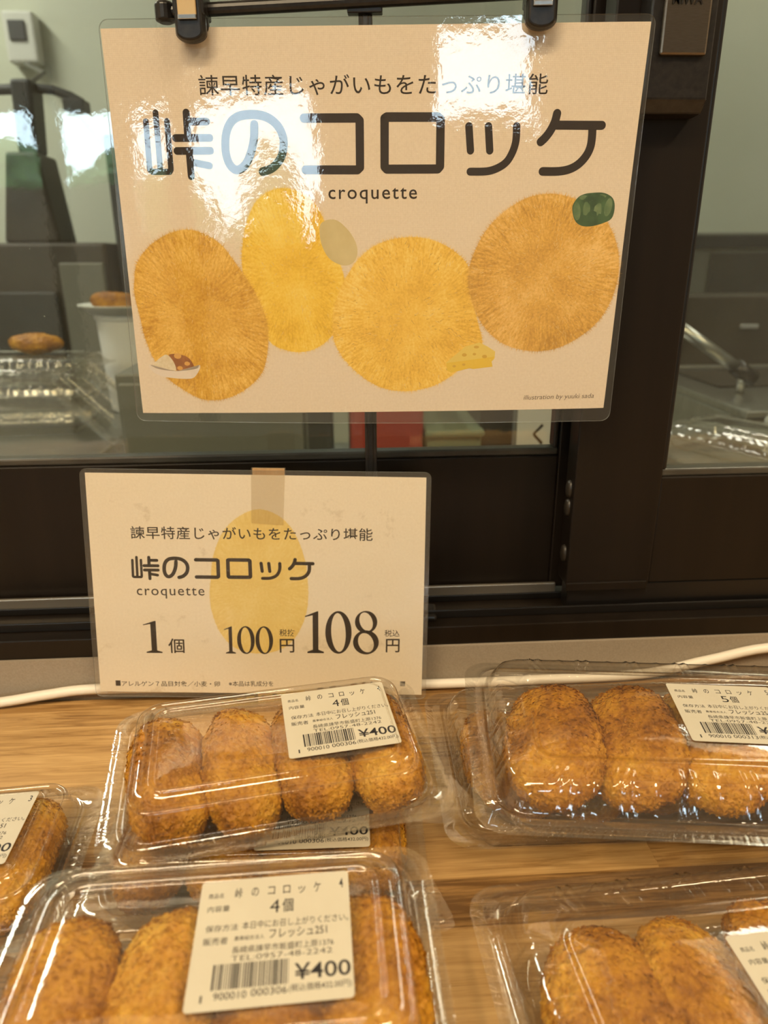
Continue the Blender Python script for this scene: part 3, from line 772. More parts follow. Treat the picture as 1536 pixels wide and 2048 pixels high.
p = PR['sign_pose']
sign = empty('menu_sign', p[3:], (R(p[0]), R(p[1]), R(p[2])))
tag(sign, 'large laminated sign with four fuzzy croquette drawings hung from two clips', 'sign')
film('laminate', PR['sign_film'], 5.0, sign, M['film'], sag=1.6, bend=BEND)
b = MB(); sheet(PR['sign_paper'], 0.3, 0.0, M['paper'], b, 28, 28, sag=0.8)
I = M['ink']
furry(b, PR['croq2'], 0.10, M['fur_yellow'], rng, 1000, 2.0, 260, (M['hair_light'], M['fur_gold']))
furry(b, PR['croq3'], 0.13, M['fur_gold'], rng, 1000, 2.0, 500, (M['hair_light'], M['hair_dark'], M['fur_yellow']))
furry(b, PR['croq1'], 0.16, M['fur_amber'], rng, 1000, 2.0, 420, (M['hair_light'], M['hair_dark'], M['fur_gold']))
furry(b, PR['croq4'], 0.19, M['fur_brown'], rng, 1000, 2.1, 800, (M['hair_light'], M['hair_light'], M['hair_dark'], M['fur_gold']))
blob(b, PR['potato'], 0.24, M['potato'])
blob(b, PR['curry'], 0.24, M['curry_print']); blob(b, PR['rice'], 0.25, M['rice_print'])
for (x, z), r in zip(PR['chunks'], (2.0, 1.5, 1.5)): blob(b, ellipse(x, z, r * 1.1, r * 0.8), 0.26, M['chunk_print'])
blob(b, PR['plate'], 0.27, M['plate_print'])
blob(b, PR['pepper'], 0.24, M['pepper_print'])
for i, (x, z) in enumerate(PR['pepper_lobes']):
    rx, rz = ((2.0, 4.6), (1.9, 4.8), (2.1, 4.9), (2.0, 4.6), (2.2, 1.1), (1.8, 0.9), (2.0, 0.9))[i]
    blob(b, ellipse(x + (0.3 if i < 4 else 0), z, rx, rz, 20, (0.12, 0.05, -0.05, -0.15, 0.1, 0, -0.1)[i]), 0.25, M['pepper_light'])
blob(b, PR['cheese'], 0.24, M['cheese_top'], smooth=False); blob(b, PR['cheese_face'], 0.25, M['cheese_face'], smooth=False)
for i, (x, z) in enumerate(PR['holes']): blob(b, ellipse(x, z, (1.5, 1.4, 1.4, 1.0, 1.0, 1.0)[i], (0.8, 1.0, 1.0, 0.7, 0.7, 0.7)[i]), 0.26, M['cheese_hole'])
SOFT = {8, 13, 14, 16}                                                 # curved strokes of the title; the others keep straight runs
for i, (w, pts) in enumerate(PR['title']): stroke(b, pts, w, 0.30, I, i in SOFT)
d = PR['s_head']; put_text(b, '諫早特産じゃがいもをたっぷり堪能', d['x0'], d['z0'], d['x1'], d['z1'], d['h'] * 1.0, 0.30, I, weight=0.004, spacing=1.06)
d = PR['s_croq']; put_text(b, 'croquette', d['x0'], d['z0'], d['x1'], d['z1'], 0, 0.30, I, spacing=1.18, em=d['h'] / 0.53, weight=0.006)
d = PR['s_illus']; put_text(b, 'illustration by yuuki sada', d['x0'], d['z0'] + 1.1, d['x1'], d['z1'] + 1.1, 0, 0.30, M['brown_ink'], em=3.9, shear=0.15, weight=-0.004)
build_print(b, 'paper', sign, BEND)

p = PR['price_pose']
price = empty('price_sign', (-0.0562, -0.0027, 0.0804), (R(p[0]), R(p[1]), R(p[2]))); price.scale = (0.985, 0.985, 0.985)
tag(price, 'small laminated price sign with a pale yellow oval leaning behind the packs', 'sign')
film('laminate', PR['price_film'], 4.0, price, M['film_small'], 0.9)
b = MB(); sheet(PR['price_paper'], 0.3, 0.0, M['paper_stained'], b, 4, 4)
furry(b, PR['p_oval'], 0.10, M['fur_pale'], rng, 700, 0.9, 0, (M['hair_light'],))
d = PR['p_head']; put_text(b, '諫早特産じゃがいもをたっぷり堪能', d['x0'], d['z0'], d['x1'], d['z1'], d['h'], 0.16, I, weight=0.008, spacing=1.06)
tx = [q[0] for w, pts in PR['title'] for q in pts]; tz = [q[1] for w, pts in PR['title'] for q in pts]
d = PR['p_title']; s = (d['x1'] - d['x0'] - 1.6) / (max(tx) - min(tx)); sz2 = (d['h'] - 1.8) / (max(tz) - min(tz))
for i, (w, pts) in enumerate(PR['title']):
    stroke(b, [(d['x0'] + 0.8 + (x - min(tx)) * s, d['z0'] + 0.9 + (z - min(tz)) * sz2) for x, z in pts], w * s * 1.12, 0.16, I, i in SOFT)
d = PR['p_croq']; put_text(b, 'croquette', d['x0'], d['z0'], d['x1'], d['z1'], 0, 0.16, I, spacing=1.15, em=d['h'] / 0.53, weight=0.004)
def serif_one(b, x0, z0, w, h, lift):
    st, sr = 0.30 * w, 0.035 * h
    xc = x0 + 0.56 * w
    b.add([(x, -lift, z) for x, z in [(xc - st / 2, z0), (xc + st / 2, z0), (xc + st / 2, z0 + h), (xc + st / 2 - 0.06 * w, z0 + h), (xc - st / 2, z0 + 0.95 * h)]], [(0, 1, 2, 3, 4)], I)
    b.add([(x, -lift, z) for x, z in [(x0, z0 + 0.885 * h), (x0 + 0.02 * w, z0 + 0.862 * h), (xc - st / 2, z0 + 0.905 * h), (xc, z0 + 0.90 * h), (xc + st / 2, z0 + h), (xc + st / 2 - 0.06 * w, z0 + h)]], [(0, 1, 2, 3, 4, 5)], I)
    b.add([(x, -lift, z) for x, z in [(x0 + 0.12 * w, z0), (x0 + 1.0 * w, z0), (x0 + 1.0 * w, z0 + sr), (xc + st / 2, z0 + 2.4 * sr), (xc - st / 2, z0 + 2.4 * sr), (x0 + 0.12 * w, z0 + sr)]], [(0, 1, 2, 3, 4, 5)], I)
def serif_zero(b, x0, z0, w, h, lift):
    o = ellipse(x0 + w / 2, z0 + h / 2, w / 2, h / 2 * 1.02, 48); i = ellipse(x0 + w / 2, z0 + h / 2, w * 0.275, h * 0.462, 48, 0.05)
    ringshape(b, o, i, lift, I)
def serif_eight(b, x0, z0, w, h, lift):
    ringshape(b, ellipse(x0 + w / 2, z0 + 0.755 * h, 0.43 * w, 0.265 * h, 40), ellipse(x0 + w * 0.5, z0 + 0.765 * h, 0.245 * w, 0.225 * h, 40, 0.3), lift, I)
    ringshape(b, ellipse(x0 + w / 2, z0 + 0.27 * h, 0.5 * w, 0.29 * h, 40), ellipse(x0 + w * 0.5, z0 + 0.262 * h, 0.29 * w, 0.238 * h, 40, 0.35), lift, I)
d = PR['p_1']; serif_one(b, d['x0'], d['z0'], d['x1'] - d['x0'], d['h'], 0.16)
d = PR['p_100']; W = d['x1'] - d['x0']
serif_one(b, d['x0'], d['z0'], W * 0.235, d['h'], 0.16); serif_zero(b, d['x0'] + W * 0.265, d['z0'], W * 0.36, d['h'], 0.16); serif_zero(b, d['x0'] + W * 0.64, d['z0'], W * 0.36, d['h'], 0.16)
d = PR['p_108']; W = d['x1'] - d['x0']
serif_one(b, d['x0'], d['z0'], W * 0.255, d['h'], 0.16); serif_zero(b, d['x0'] + W * 0.275, d['z0'], W * 0.355, d['h'], 0.16); serif_eight(b, d['x0'] + W * 0.65, d['z0'], W * 0.35, d['h'], 0.16)
for k2, t in (('p_ko', '個'), ('p_zn', '税抜'), ('p_en', '円'), ('p_zk', '税込'), ('p_en2', '円')):
    d = PR[k2]; put_text(b, t, d['x0'], d['z0'], d['x1'], d['z1'], d['h'], 0.16, I, weight=0.012 if len(t) == 1 else 0.006)
d = PR['p_al']; put_text(b, 'アレルゲン７品目対象／小麦・卵', d['x0'], d['z0'], d['x1'], d['z1'], d['h'] * 0.92, 0.16, I, weight=0.006)
d = PR['p_al2']; put_text(b, '※本品は乳成分を', d['x0'], d['z0'], d['x1'], d['z1'], d['h'] * 0.95, 0.16, I, weight=0.006)
for k2 in ('p_sq', 'p_sq2'):
    d = PR[k2]; b.add([(x, -0.16, z) for x, z in [(d['x0'], d['z0']), (d['x1'], d['z0']), (d['x1'], d['z0'] + d['h']), (d['x0'], d['z0'] + d['h'])]], [(0, 1, 2, 3)], I)
build_print(b, 'paper', price)
# clear tape over the top edge and the thin wooden prop behind it
b = MB(); q = PR['p_tape']
V = [(q[3][0], -0.75, q[3][1]), (q[2][0], -0.75, q[2][1]), (q[1][0], -0.75, 76.6), (q[0][0], -0.75, 76.6), (q[1][0], 0.2, 77.6), (q[0][0], 0.2, 77.6), (q[1][0], 3.0, 77.2), (q[0][0], 3.0, 77.2), (q[1][0], 3.3, 60), (q[0][0], 3.3, 60)]
b.add(V, [(0, 1, 2, 3), (3, 2, 4, 5), (5, 4, 6, 7), (7, 6, 8, 9)], M['tape']); build_print(b, 'clear_tape', price)
b = MB(); b.box(-2.4, 17.2, 0.7, 2.7, -81.6, 76.9, M['prop']); build_print(b, 'wooden_prop', price)

# ================================================================== clear packs
def rr(a, b, r, nc=10, step=0.0013):
    """rounded rectangle outline: (x, y, nx, ny, side, distance along that side's middle)"""
    P = []
    nx = max(8, int((2 * a - 2 * r) / step)); ny = max(8, int((2 * b - 2 * r) / step))
    return nx, ny
def outline(a, b, r, nx, ny, nc=10):
    P = []
    def edge(x0, y0, x1, y1, nX, nY, n, side, L):
        for k in range(n):
            t = k / n; P.append((x0 + (x1 - x0) * t, y0 + (y1 - y0) * t, nX, nY, side, (t - 0.5) * L))
    def arc(cx, cy, t0):
        for k in range(nc):
            t = t0 + (PI / 2) * k / nc; P.append((cx + r * math.cos(t), cy + r * math.sin(t), math.cos(t), math.sin(t), 4, 0))
    edge(-a + r, -b, a - r, -b, 0, -1, nx, 0, 2 * (a - r)); arc(a - r, -b + r, -PI / 2)
    edge(a, -b + r, a, b - r, 1, 0, ny, 1, 2 * (b - r)); arc(a - r, b - r, 0)
    edge(a - r, b, -a + r, b, 0, 1, nx, 2, 2 * (a - r)); arc(-a + r, b - r, PI / 2)
    edge(-a, b - r, -a, -b + r, -1, 0, ny, 3, 2 * (b - r)); arc(-a + r, -b + r, PI)
    return P
def loft(mb, a, b, rings, m, nx, ny, cap=True):
    """rings: (inset, z, corner radius, rib function or None)"""
    L = None; base = len(mb.v); V = []
    for inset, z, r, rib in rings:
        P = outline(a - inset, b - inset if not isinstance(inset, tuple) else b, r, nx, ny)
        L = len(P)
        for x, y, ux, uy, side, s in P:
            o = rib(side, s) if rib else 0.0
            if isinstance(o, tuple): V.append((x + ux * o[0], y + uy * o[0], z + o[1]))
            else: V.append((x + ux * o, y + uy * o, z))
    F = []
    for i in range(len(rings) - 1):
        for k in range(L): F.append((i * L + k, i * L + (k + 1) % L, (i + 1) * L + (k + 1) % L, (i + 1) * L + k))
    if cap: F.append(tuple((len(rings) - 1) * L + k for k in range(L)))
    mb.add(V, F, m)

def serr(amp, pitch):
    return lambda side, s: (0.0, amp * (1 if math.sin(2 * PI * s / pitch) > 0 else -1)) if side < 4 else (0.0, 0.0)
def ribs(amp, pitch, power=6):
    return lambda side, s: -amp * (0.5 + 0.5 * math.cos(2 * PI * s / pitch)) ** power if side < 4 else 0.0
def group_ribs(amp):
    def f(side, s):
        if side == 4: return 0.0
        u = (s + 0.5) % 0.026
        return -amp * (math.exp(-((u - 0.004) / 0.0011) ** 2) + math.exp(-((u - 0.0085) / 0.0011) ** 2) + 0.5 * math.exp(-((u - 0.0185) / 0.0009) ** 2))
    return f
def bumps(amp):
    return lambda side, s: (0.0, amp * abs(math.sin(PI * s / 0.0085)) ** 3) if side < 4 else (0.0, 0.0)

PACK_H = 0.0335; RIM = 0.0175
def pack_meshes(kind):
    """lid, tray and rim sizes measured from the packs: half width a, half depth b of the rim"""
    if kind == 'long':
        a, b = 0.1155, 0.0600
        nx, ny = 210, 96
        g1, g2 = group_ribs(0.0016), group_ribs(0.0010)
        g3 = lambda side, s: (0.0, -0.5 * group_ribs(0.0016)(side, s))
        lid = [(0.0, RIM - 0.0005, 0.014, serr(0.00012, 0.0016)), (0.0035, RIM, 0.014, serr(0.00012, 0.0016)), (0.0070, RIM, 0.013, None), (0.0078, RIM + 0.0014, 0.0125, None), (0.0092, RIM + 0.0016, 0.012, None), (0.0100, RIM + 0.0004, 0.012, None),
               (0.0106, RIM + 0.0012, 0.013, None), (0.0114, RIM + 0.0030, 0.013, g2), (0.0132, RIM + 0.0080, 0.013, g1), (0.0148, RIM + 0.0116, 0.013, g1), (0.0162, RIM + 0.0130, 0.013, g3), (0.0185, RIM + 0.0138, 0.012, g3), (0.0235, RIM + 0.0149, 0.011, g3),
               (0.0252, RIM + 0.0150, 0.010, None), (0.0262, PACK_H - 0.0004, 0.010, None), (0.0272, PACK_H, 0.009, None), (0.0292, PACK_H, 0.008, None), (0.0300, PACK_H - 0.0007, 0.008, None), (0.0325, PACK_H - 0.0008, 0.007, None), (0.0335, PACK_H - 0.0004, 0.006, None), (0.0450, PACK_H - 0.0001, 0.004, None)]
        tray = [(0.0003, RIM - 0.0009, 0.014, None), (0.0095, RIM - 0.0008, 0.013, None), (0.0103, RIM - 0.0016, 0.013, None), (0.0125, 0.0105, 0.013, g2), (0.0160, 0.0030, 0.012, g2), (0.0178, 0.0006, 0.011, None), (0.0200, 0.0, 0.010, None), (0.0230, 0.0003, 0.009, None), (0.0260, 0.0008, 0.008, None)]
    else:
        a, b = (0.0755, 0.0475) if kind == 'four' else (0.0643, 0.0475)
        nx, ny = (150, 84) if kind == 'four' else (124, 84)
        r1 = ribs(0.0006, 0.0036, 8)
        lid = [(0.0, RIM - 0.0004, 0.013, serr(0.00012, 0.0015)), (0.0018, RIM, 0.013, serr(0.00012, 0.0015)), (0.0066, RIM, 0.012, None), (0.0074, RIM + 0.0012, 0.012, None), (0.0088, RIM + 0.0014, 0.0115, None), (0.0096, RIM + 0.0004, 0.0115, None),
               (0.0103, RIM + 0.0012, 0.0120, None), (0.0112, RIM + 0.0060, 0.0120, None), (0.0123, RIM + 0.0110, 0.0120, None), (0.0127, RIM + 0.0126, 0.0118, None), (0.0133, RIM + 0.0136, 0.0114, None), (0.0140, RIM + 0.0138, 0.0110, None), (0.0145, RIM + 0.0128, 0.0106, None), (0.0151, RIM + 0.0125, 0.0102, None),
               (0.0180, RIM + 0.0144, 0.009, None), (0.0205, RIM + 0.0152, 0.008, None), (0.0208, PACK_H + 0.0001, 0.0075, None), (0.0213, PACK_H + 0.0007, 0.0072, None), (0.0220, PACK_H + 0.0007, 0.0068, None), (0.0225, PACK_H - 0.0002, 0.0066, None), (0.0231, PACK_H - 0.0010, 0.0064, None), (0.0242, PACK_H - 0.0008, 0.006, None), (0.0300, PACK_H, 0.004, None), (0.0340, PACK_H + 0.0001, 0.003, None)]
        tray = [(0.0003, RIM - 0.0008, 0.013, r1), (0.0072, RIM - 0.0008, 0.0125, r1), (0.0086, RIM - 0.0016, 0.012, r1), (0.0100, 0.0110, 0.012, r1), (0.0130, 0.0028, 0.011, r1), (0.0146, 0.0006, 0.010, None), (0.0165, 0.0, 0.009, None), (0.0190, 0.0003, 0.008, None), (0.0215, 0.0008, 0.007, None)]
    out = []
    for name, rings in (('lid', lid), ('tray', tray)):
        mb = MB(); loft(mb, a, b, rings, M['pet'], nx, ny)
        if name == 'lid' and kind != 'long':                          # thumb tab at the front right corner
            V = []; F = []
            T = [(a - 0.026, -b + 0.001), (a - 0.012, -b - 0.0035), (a + 0.004, -b - 0.0055), (a + 0.0085, -b - 0.0030), (a + 0.0075, -b + 0.004), (a + 0.001, -b + 0.022), (a - 0.004, -b + 0.010)]
            mb.add([(x, y, RIM + 0.0002) for x, y in T], [(0, 1, 2, 3, 4, 5, 6)], M['pet'])
            n = 20
            for rr0, rr1, h0, h1 in ((0.0022, 0.0015, 0.0003, 0.0010),):
                cx, cy = a + 0.003, -b + 0.0005
                V = [(cx + rr0 * math.cos(2 * PI * k / n), cy + rr0 * math.sin(2 * PI * k / n), RIM + h0) for k in range(n)] + [(cx + rr1 * math.cos(2 * PI * k / n), cy + rr1 * math.sin(2 * PI * k / n), RIM + h1) for k in range(n)]
                mb.add(V, [(k, (k + 1) % n, n + (k + 1) % n, n + k) for k in range(n)] + [tuple(range(n, 2 * n))], M['pet'])
        if name == 'lid' and kind == 'long':                          # dimpled flange along the front and at the corners
            for row in range(3):
                for k in range(88):
                    x = -a + 0.010 + (2 * a - 0.020) * (k + 0.5 * (row % 2)) / 88; y = -b + 0.0018 + 0.0019 * row
                    mb.add([(x - 0.00045, y, RIM), (x, y - 0.00045, RIM), (x + 0.00045, y, RIM), (x, y + 0.00045, RIM), (x, y, RIM + 0.0005)], [(0, 1, 4), (1, 2, 4), (2, 3, 4), (3, 0, 4)], M['pet'])
        if kind == 'long':                                            # the hinge side is broader
            def grow(y):
                t = min(max((y - 0.034) / 0.010, 0.0), 1.0); return y + 0.006 * t * t * (3 - 2 * t)
            mb.v = [(x, grow(y), z) for x, y, z in mb.v]
        o = mb.build(name, None, smooth=True)
        out.append(o)
    return out
PM = {k: pack_meshes(k) for k in ('four', 'three', 'long')}

def label_mesh(count, price, taxed, code):
    """printed price label, 50 x 43.5 mm, facing up (x right, y up), built in millimetres then scaled"""
    W, H = 50.5, 44.0
    mb = MB()
    r = 1.3; V = []
    for cx, cy, t0 in ((W - r, H - r, 0), (r, H - r, PI / 2), (r, r, PI), (W - r, r, 1.5 * PI)):
        for k in range(6):
            t = t0 + PI / 2 * k / 5; V.append((cx + r * math.cos(t), 0.0, cy + r * math.sin(t)))
    n = len(V)
    mb.add(V, [tuple(range(n))], M['label_paper'])
    mb.add([(x, 0.12, z) for x, y, z in V], [tuple(range(n))[::-1]], M['label_paper'])
    K = M['label_ink']; lf = 0.02
    def row(t, u0, u1, v, h, weight=0.004, em=None):
        z = H * (1 - v) - H * h / 2
        put_text(mb, t, W * u0, z, W * u1, z, H * h, lf, K, weight=weight)
    row('商品名', .055, .155, .135, .045)
    for ch, u in zip('峠のコロッケ', (.255, .365, .475, .578, .680, .785)):
        hh = {'ッ': .062, 'コ': .070, 'ロ': .070, 'の': .075}.get(ch, .092)
        row(ch, u - .024, u + .024, .125 + (0.014 if ch == 'ッ' else 0.0), hh, 0.006)
    row(count, .935, .962, .108, .085, 0.006)
    row('内容量', .06, .205, .247, .052)
    row(count, .470, .535, .262, .110, 0.001); row('個', .552, .625, .262, .115, 0.010)
    row('保存方法', .065, .272, .408, .055); row('本日中にお召し上がりください。', .298, .985, .402, .062)
    row('販売者', .06, .215, .508, .058); row('農事組合法人', .255, .445, .500, .036); row('フレッシュ251', .475, .845, .487, .075, 0.008)
    row('長崎県諫早市飯盛町上原1376', .248, .885, .588, .056)
    row('TEL:0957-48-2242', .248, .875, .650, .042, -0.004)
    rg = random.Random(306); x = .145
    while x < .600:
        w = rg.choice((.0045, .0045, .009, .0135)); 
        mb.add([(W * x, -lf, H * .135), (W * (x + w), -lf, H * .135), (W * (x + w), -lf, H * .315), (W * x, -lf, H * .315)], [(0, 1, 2, 3)], K)
        x += w + rg.choice((.0045, .0065, .009))
    row('1', .088, .100, .918, .050); row('900010', .165, .360, .908, .052); row('000' + code, .385, .600, .902, .052)
    row(price, .640, .985, .785, .118, 0.011)
    row('(税込価格' + taxed + '.00円)', .610, .985, .900, .062)
    mb.v = [((x - W / 2) * 0.001, (z - H / 2) * 0.001, -y * 0.001) for x, y, z in mb.v]
    return mb.build('label', None)
LAB = {'4': label_mesh('4', '¥400', '432', '306'), '5': label_mesh('5', '¥500', '540', '313'), '3': label_mesh('3', '¥300', '324', '299')}

used = set()
def take(o, parent):
    """first use moves the built object itself, later uses are copies that share its mesh"""
    if o.name in used: o = o.copy(); COL.objects.link(o)
    else: used.add(o.name)
    o.parent = parent
    return o
def place_pack(kind, loc, rot, tilt, label, group, sticker=None, spos=(0, 0), srot=0.0):
    p = empty('croquette_pack', loc, (R(tilt), 0, R(rot)))
    tag(p, label, 'food pack', group)
    for o in PM[kind]: take(o, p)
    if sticker:
        s = take(LAB[sticker], p); s.location = (spos[0], spos[1], PACK_H + 0.0004); s.rotation_euler = (0, 0, R(srot)); s['label'] = 'cream price label'
    return p

# ------------------------------------------------------------------ breaded croquettes
def vnoise(P, seed):
    """smooth value noise, vectorised"""
    P = P + seed * 17.31
    i = np.floor(P).astype(np.int64); f = P - i
    u = f * f * (3 - 2 * f)
    def h(a, b, c):
        n = (a * 374761393 + b * 668265263 + c * 2147483647 + seed * 1274126177) & 0x7fffffff
        n = ((n ^ (n >> 13)) * 1274126177) & 0x7fffffff
        return ((n ^ (n >> 16)) & 0xffff) / 65535.0
    r = 0
    for dx in (0, 1):
        for dy in (0, 1):
            for dz in (0, 1):
                w = (u[:, 0] if dx else 1 - u[:, 0]) * (u[:, 1] if dy else 1 - u[:, 1]) * (u[:, 2] if dz else 1 - u[:, 2])
                r = r + w * h(i[:, 0] + dx, i[:, 1] + dy, i[:, 2] + dz)
    return r
def croquette_mesh(L, W, T, seed, ex=2.5):
    bm = bmesh.new(); bmesh.ops.create_icosphere(bm, subdivisions=7, radius=1.0)
    me = bpy.data.meshes.new('croquette'); bm.to_mesh(me); bm.free()
    n = len(me.vertices); co = np.empty(n * 3); me.vertices.foreach_get('co', co); co = co.reshape(-1, 3)
    d = co / np.linalg.norm(co, axis=1)[:, None]
    k = (np.abs(d[:, 0]) ** ex + np.abs(d[:, 1]) ** ex + np.abs(d[:, 2]) ** ex) ** (-1.0 / ex)
    P = d * k[:, None] * np.array([W / 2, L / 2, T / 2])
    q = P * 1000.0
    disp = (vnoise(q / 19.0, seed) - 0.5) * 3.2 + (vnoise(q / 8.0, seed + 1) - 0.5) * 1.6
    for sc, am, sd in ((3.4, 1.0, 2), (1.9, 0.9, 3), (1.05, 0.75, 4)): disp += (vnoise(q / sc, seed + sd) - 0.5) * am
    P = P + d * (disp[:, None] * 0.001 - 0.0004)
    # panko flakes standing on the crust
    nrng = np.random.default_rng(seed)
    nf = 3200
    pick = nrng.integers(0, n, nf); c = P[pick]; nn = d[pick]
    a = np.cross(nn, nrng.normal(size=(nf, 3))); a /= np.linalg.norm(a, axis=1)[:, None]
    t = np.cross(nn, a)
    ln = nrng.uniform(0.0005, 0.0014, (nf, 1)); wd = nrng.uniform(0.0004, 0.0009, (nf, 1)); up = nrng.uniform(0.05, 0.75, (nf, 1))
    f0 = c - a * ln - nn * 0.0003; f1 = c + t * wd + nn * (0.0001 + 0.0003 * up); f2 = c + a * ln + nn * (0.0012 * up); f3 = c - t * wd + nn * (0.0001 + 0.0002 * up)
    base = P; P = np.concatenate([base, np.stack([f0, f1, f2, f3], 1).reshape(-1, 3)])
    tri = np.empty(len(me.polygons) * 3, dtype=np.int64); me.polygons.foreach_get('vertices', tri); tri = tri.reshape(-1, 3)
    k4 = n + np.arange(nf)[:, None] * 4
    tri = np.concatenate([tri, np.concatenate([k4, k4 + 1, k4 + 2], 1), np.concatenate([k4, k4 + 2, k4 + 3], 1)])
    bpy.data.meshes.remove(me); me = bpy.data.meshes.new('croquette')
    me.from_pydata(P.tolist(), [], tri.tolist())
    me.polygons.foreach_set('use_smooth', [True] * len(me.polygons))
    me.materials.append(M['crumb']); me.update()
    return me
CM = {'four': [croquette_mesh(0.071, 0.0370, 0.0275, s, 2.6) for s in (11, 23, 37, 41)], 'long': [croquette_mesh(0.081, 0.0500, 0.0255, s, 2.35) for s in (53, 67, 71)]}
ORD = {2: ('left', 'right'), 3: ('leftmost', 'middle', 'rightmost'), 4: ('leftmost', 'second from left', 'third from left', 'rightmost'), 5: ('leftmost', 'second from left', 'middle', 'fourth from left', 'rightmost')}
def fill_pack(p, kind, n, where, group, seed, pitch, x0=0.0, tilt=14, y0=0.0, length=1.0):
    rg = random.Random(seed)
    Mw = Matrix.Translation(p.location) @ p.rotation_euler.to_matrix().to_4x4()
    for i in range(n):
        me = CM['long' if kind == 'long' else 'four'][(i + seed) % (3 if kind == 'long' else 4)]
        o = bpy.data.objects.new('croquette', me); COL.objects.link(o)
        x = x0 + (i - (n - 1) / 2) * pitch
        lx, ly = rg.uniform(-6, 6), tilt + rg.uniform(-6, 6)
        m = Matrix.Translation((x, y0 + rg.uniform(-0.002, 0.002), 0.0164 if kind != 'long' else 0.0172)) @ Euler((R(rg.uniform(-2, 2)), R(ly), R(lx + (180 if rg.random() < 0.5 else 0)))).to_matrix().to_4x4()
        o.matrix_world = Mw @ m @ Matrix.Diagonal((1.0, length, 1.0, 1.0))
        tag(o, 'golden breaded croquette, %s in the %s' % (ORD[n][i], where), 'croquette', group)

G4 = 'clear packs of four croquettes'; G5 = 'clear packs of five croquettes'
pC = place_pack('four', (-0.0425, -0.143, 0.0), -1.6, 0, 'clear pack of four croquettes lying under the tilted four pack, label half hidden', G4, '4', (0.0242, -0.0020), 0.5)
fill_pack(pC, 'four', 4, 'four pack lying underneath, on the counter', 'croquettes in the lower four pack', 1, 0.0318)
pB = place_pack('four', (-0.036, -0.133, 0.0378), 9, 5, 'clear pack of four croquettes stacked in front of the price sign', G4, '4', (0.0303, 0.0035), 0.0)
fill_pack(pB, 'four', 4, 'four pack stacked below the price sign', 'croquettes in the stacked four pack', 2, 0.0318, tilt=16)
pE = place_pack('four', (-0.0440, -0.2390, 0.0), 1, 0, 'clear pack of four croquettes hidden under the nearest four pack', G4)
fill_pack(pE, 'four', 4, 'pack beneath the nearest four pack', 'croquettes in the hidden four pack', 3, 0.0318)
pA = place_pack('four', (-0.046, -0.238, 0.0350), 1.5, 4, 'nearest clear pack of four croquettes, at the front left with its full label showing', G4, '4', (0.0187, 0.0018), 0.6)
fill_pack(pA, 'four', 4, 'nearest four pack at the front left', 'croquettes in the nearest four pack', 4, 0.0334, tilt=8, y0=-0.0075, length=0.86)
pQ = place_pack('three', (-0.188, -0.152, 0.0), 4, 0, 'clear pack of three croquettes cut off at the left edge', 'clear packs of three croquettes', '3', (0.0130, 0.0043), -1)
fill_pack(pQ, 'four', 3, 'three pack at the left edge', 'croquettes in the three pack', 6, 0.0320, x0=0.0)
pG = place_pack('long', (0.159, -0.098, 0.0), -1, 0, 'clear pack of five croquettes lying underneath at the back right', G5)
fill_pack(pG, 'long', 5, 'five pack lying underneath at the back right', 'croquettes in the lower five pack', 7, 0.0375, tilt=16)
pF = place_pack('long', (0.172, -0.1335, 0.0345), -7, 2, 'clear pack of five croquettes stacked on another pack at the back right', G5, '5', (0.0100, 0.0040), -1)
fill_pack(pF, 'long', 5, 'five pack stacked at the back right', 'croquettes in the stacked five pack', 8, 0.0375, tilt=16)
pP = place_pack('long', (0.1654, -0.236, 0.0), 3.5, 0, 'clear pack of five croquettes at the front right corner', G5, '5', (-0.0015, -0.0045), 0)
fill_pack(pP, 'long', 5, 'five pack at the front right corner', 'croquettes in the front right five pack', 9, 0.0375, tilt=16)

# ================================================================== the kitchen behind the glass
def table(name, x0, x1, y0, y1, zt, label):
    t = empty(name, ((x0 + x1) / 2, (y0 + y1) / 2, FZ)); tag(t, label, 'work table')
    ox, oy2, oz2 = t.location
    box_obj('tabletop', x0 - ox, x1 - ox, y0 - oy2, y1 - oy2, zt - 0.03 - oz2, zt - oz2, M['steel'], t, bevel=0.003)
    box_obj('shelf', x0 + 0.03 - ox, x1 - 0.03 - ox, y0 + 0.03 - oy2, y1 - 0.03 - oy2, 0.25, 0.27, M['steel'], t)
    for lx in (x0 + 0.03, x1 - 0.03):
        for ly in (y0 + 0.03, y1 - 0.03):
            b = MB(); b.tube([(lx - ox, ly - oy2, 0.0), (lx - ox, ly - oy2, zt - 0.03 - oz2)], 0.018, M['steel'], 12); b.build('leg', t)
    return t
table('steel_work_table', -1.15, -0.30, 0.16, 0.93, 0.05, 'stainless steel work table behind the left glass')
table('steel_low_table', -0.28, 0.36, 0.16, 0.93, -0.06, 'lower stainless steel table behind the middle of the window')
table('steel_side_table', 0.38, 1.25, 0.16, 0.535, 0.055, 'stainless steel side table behind the right glass')

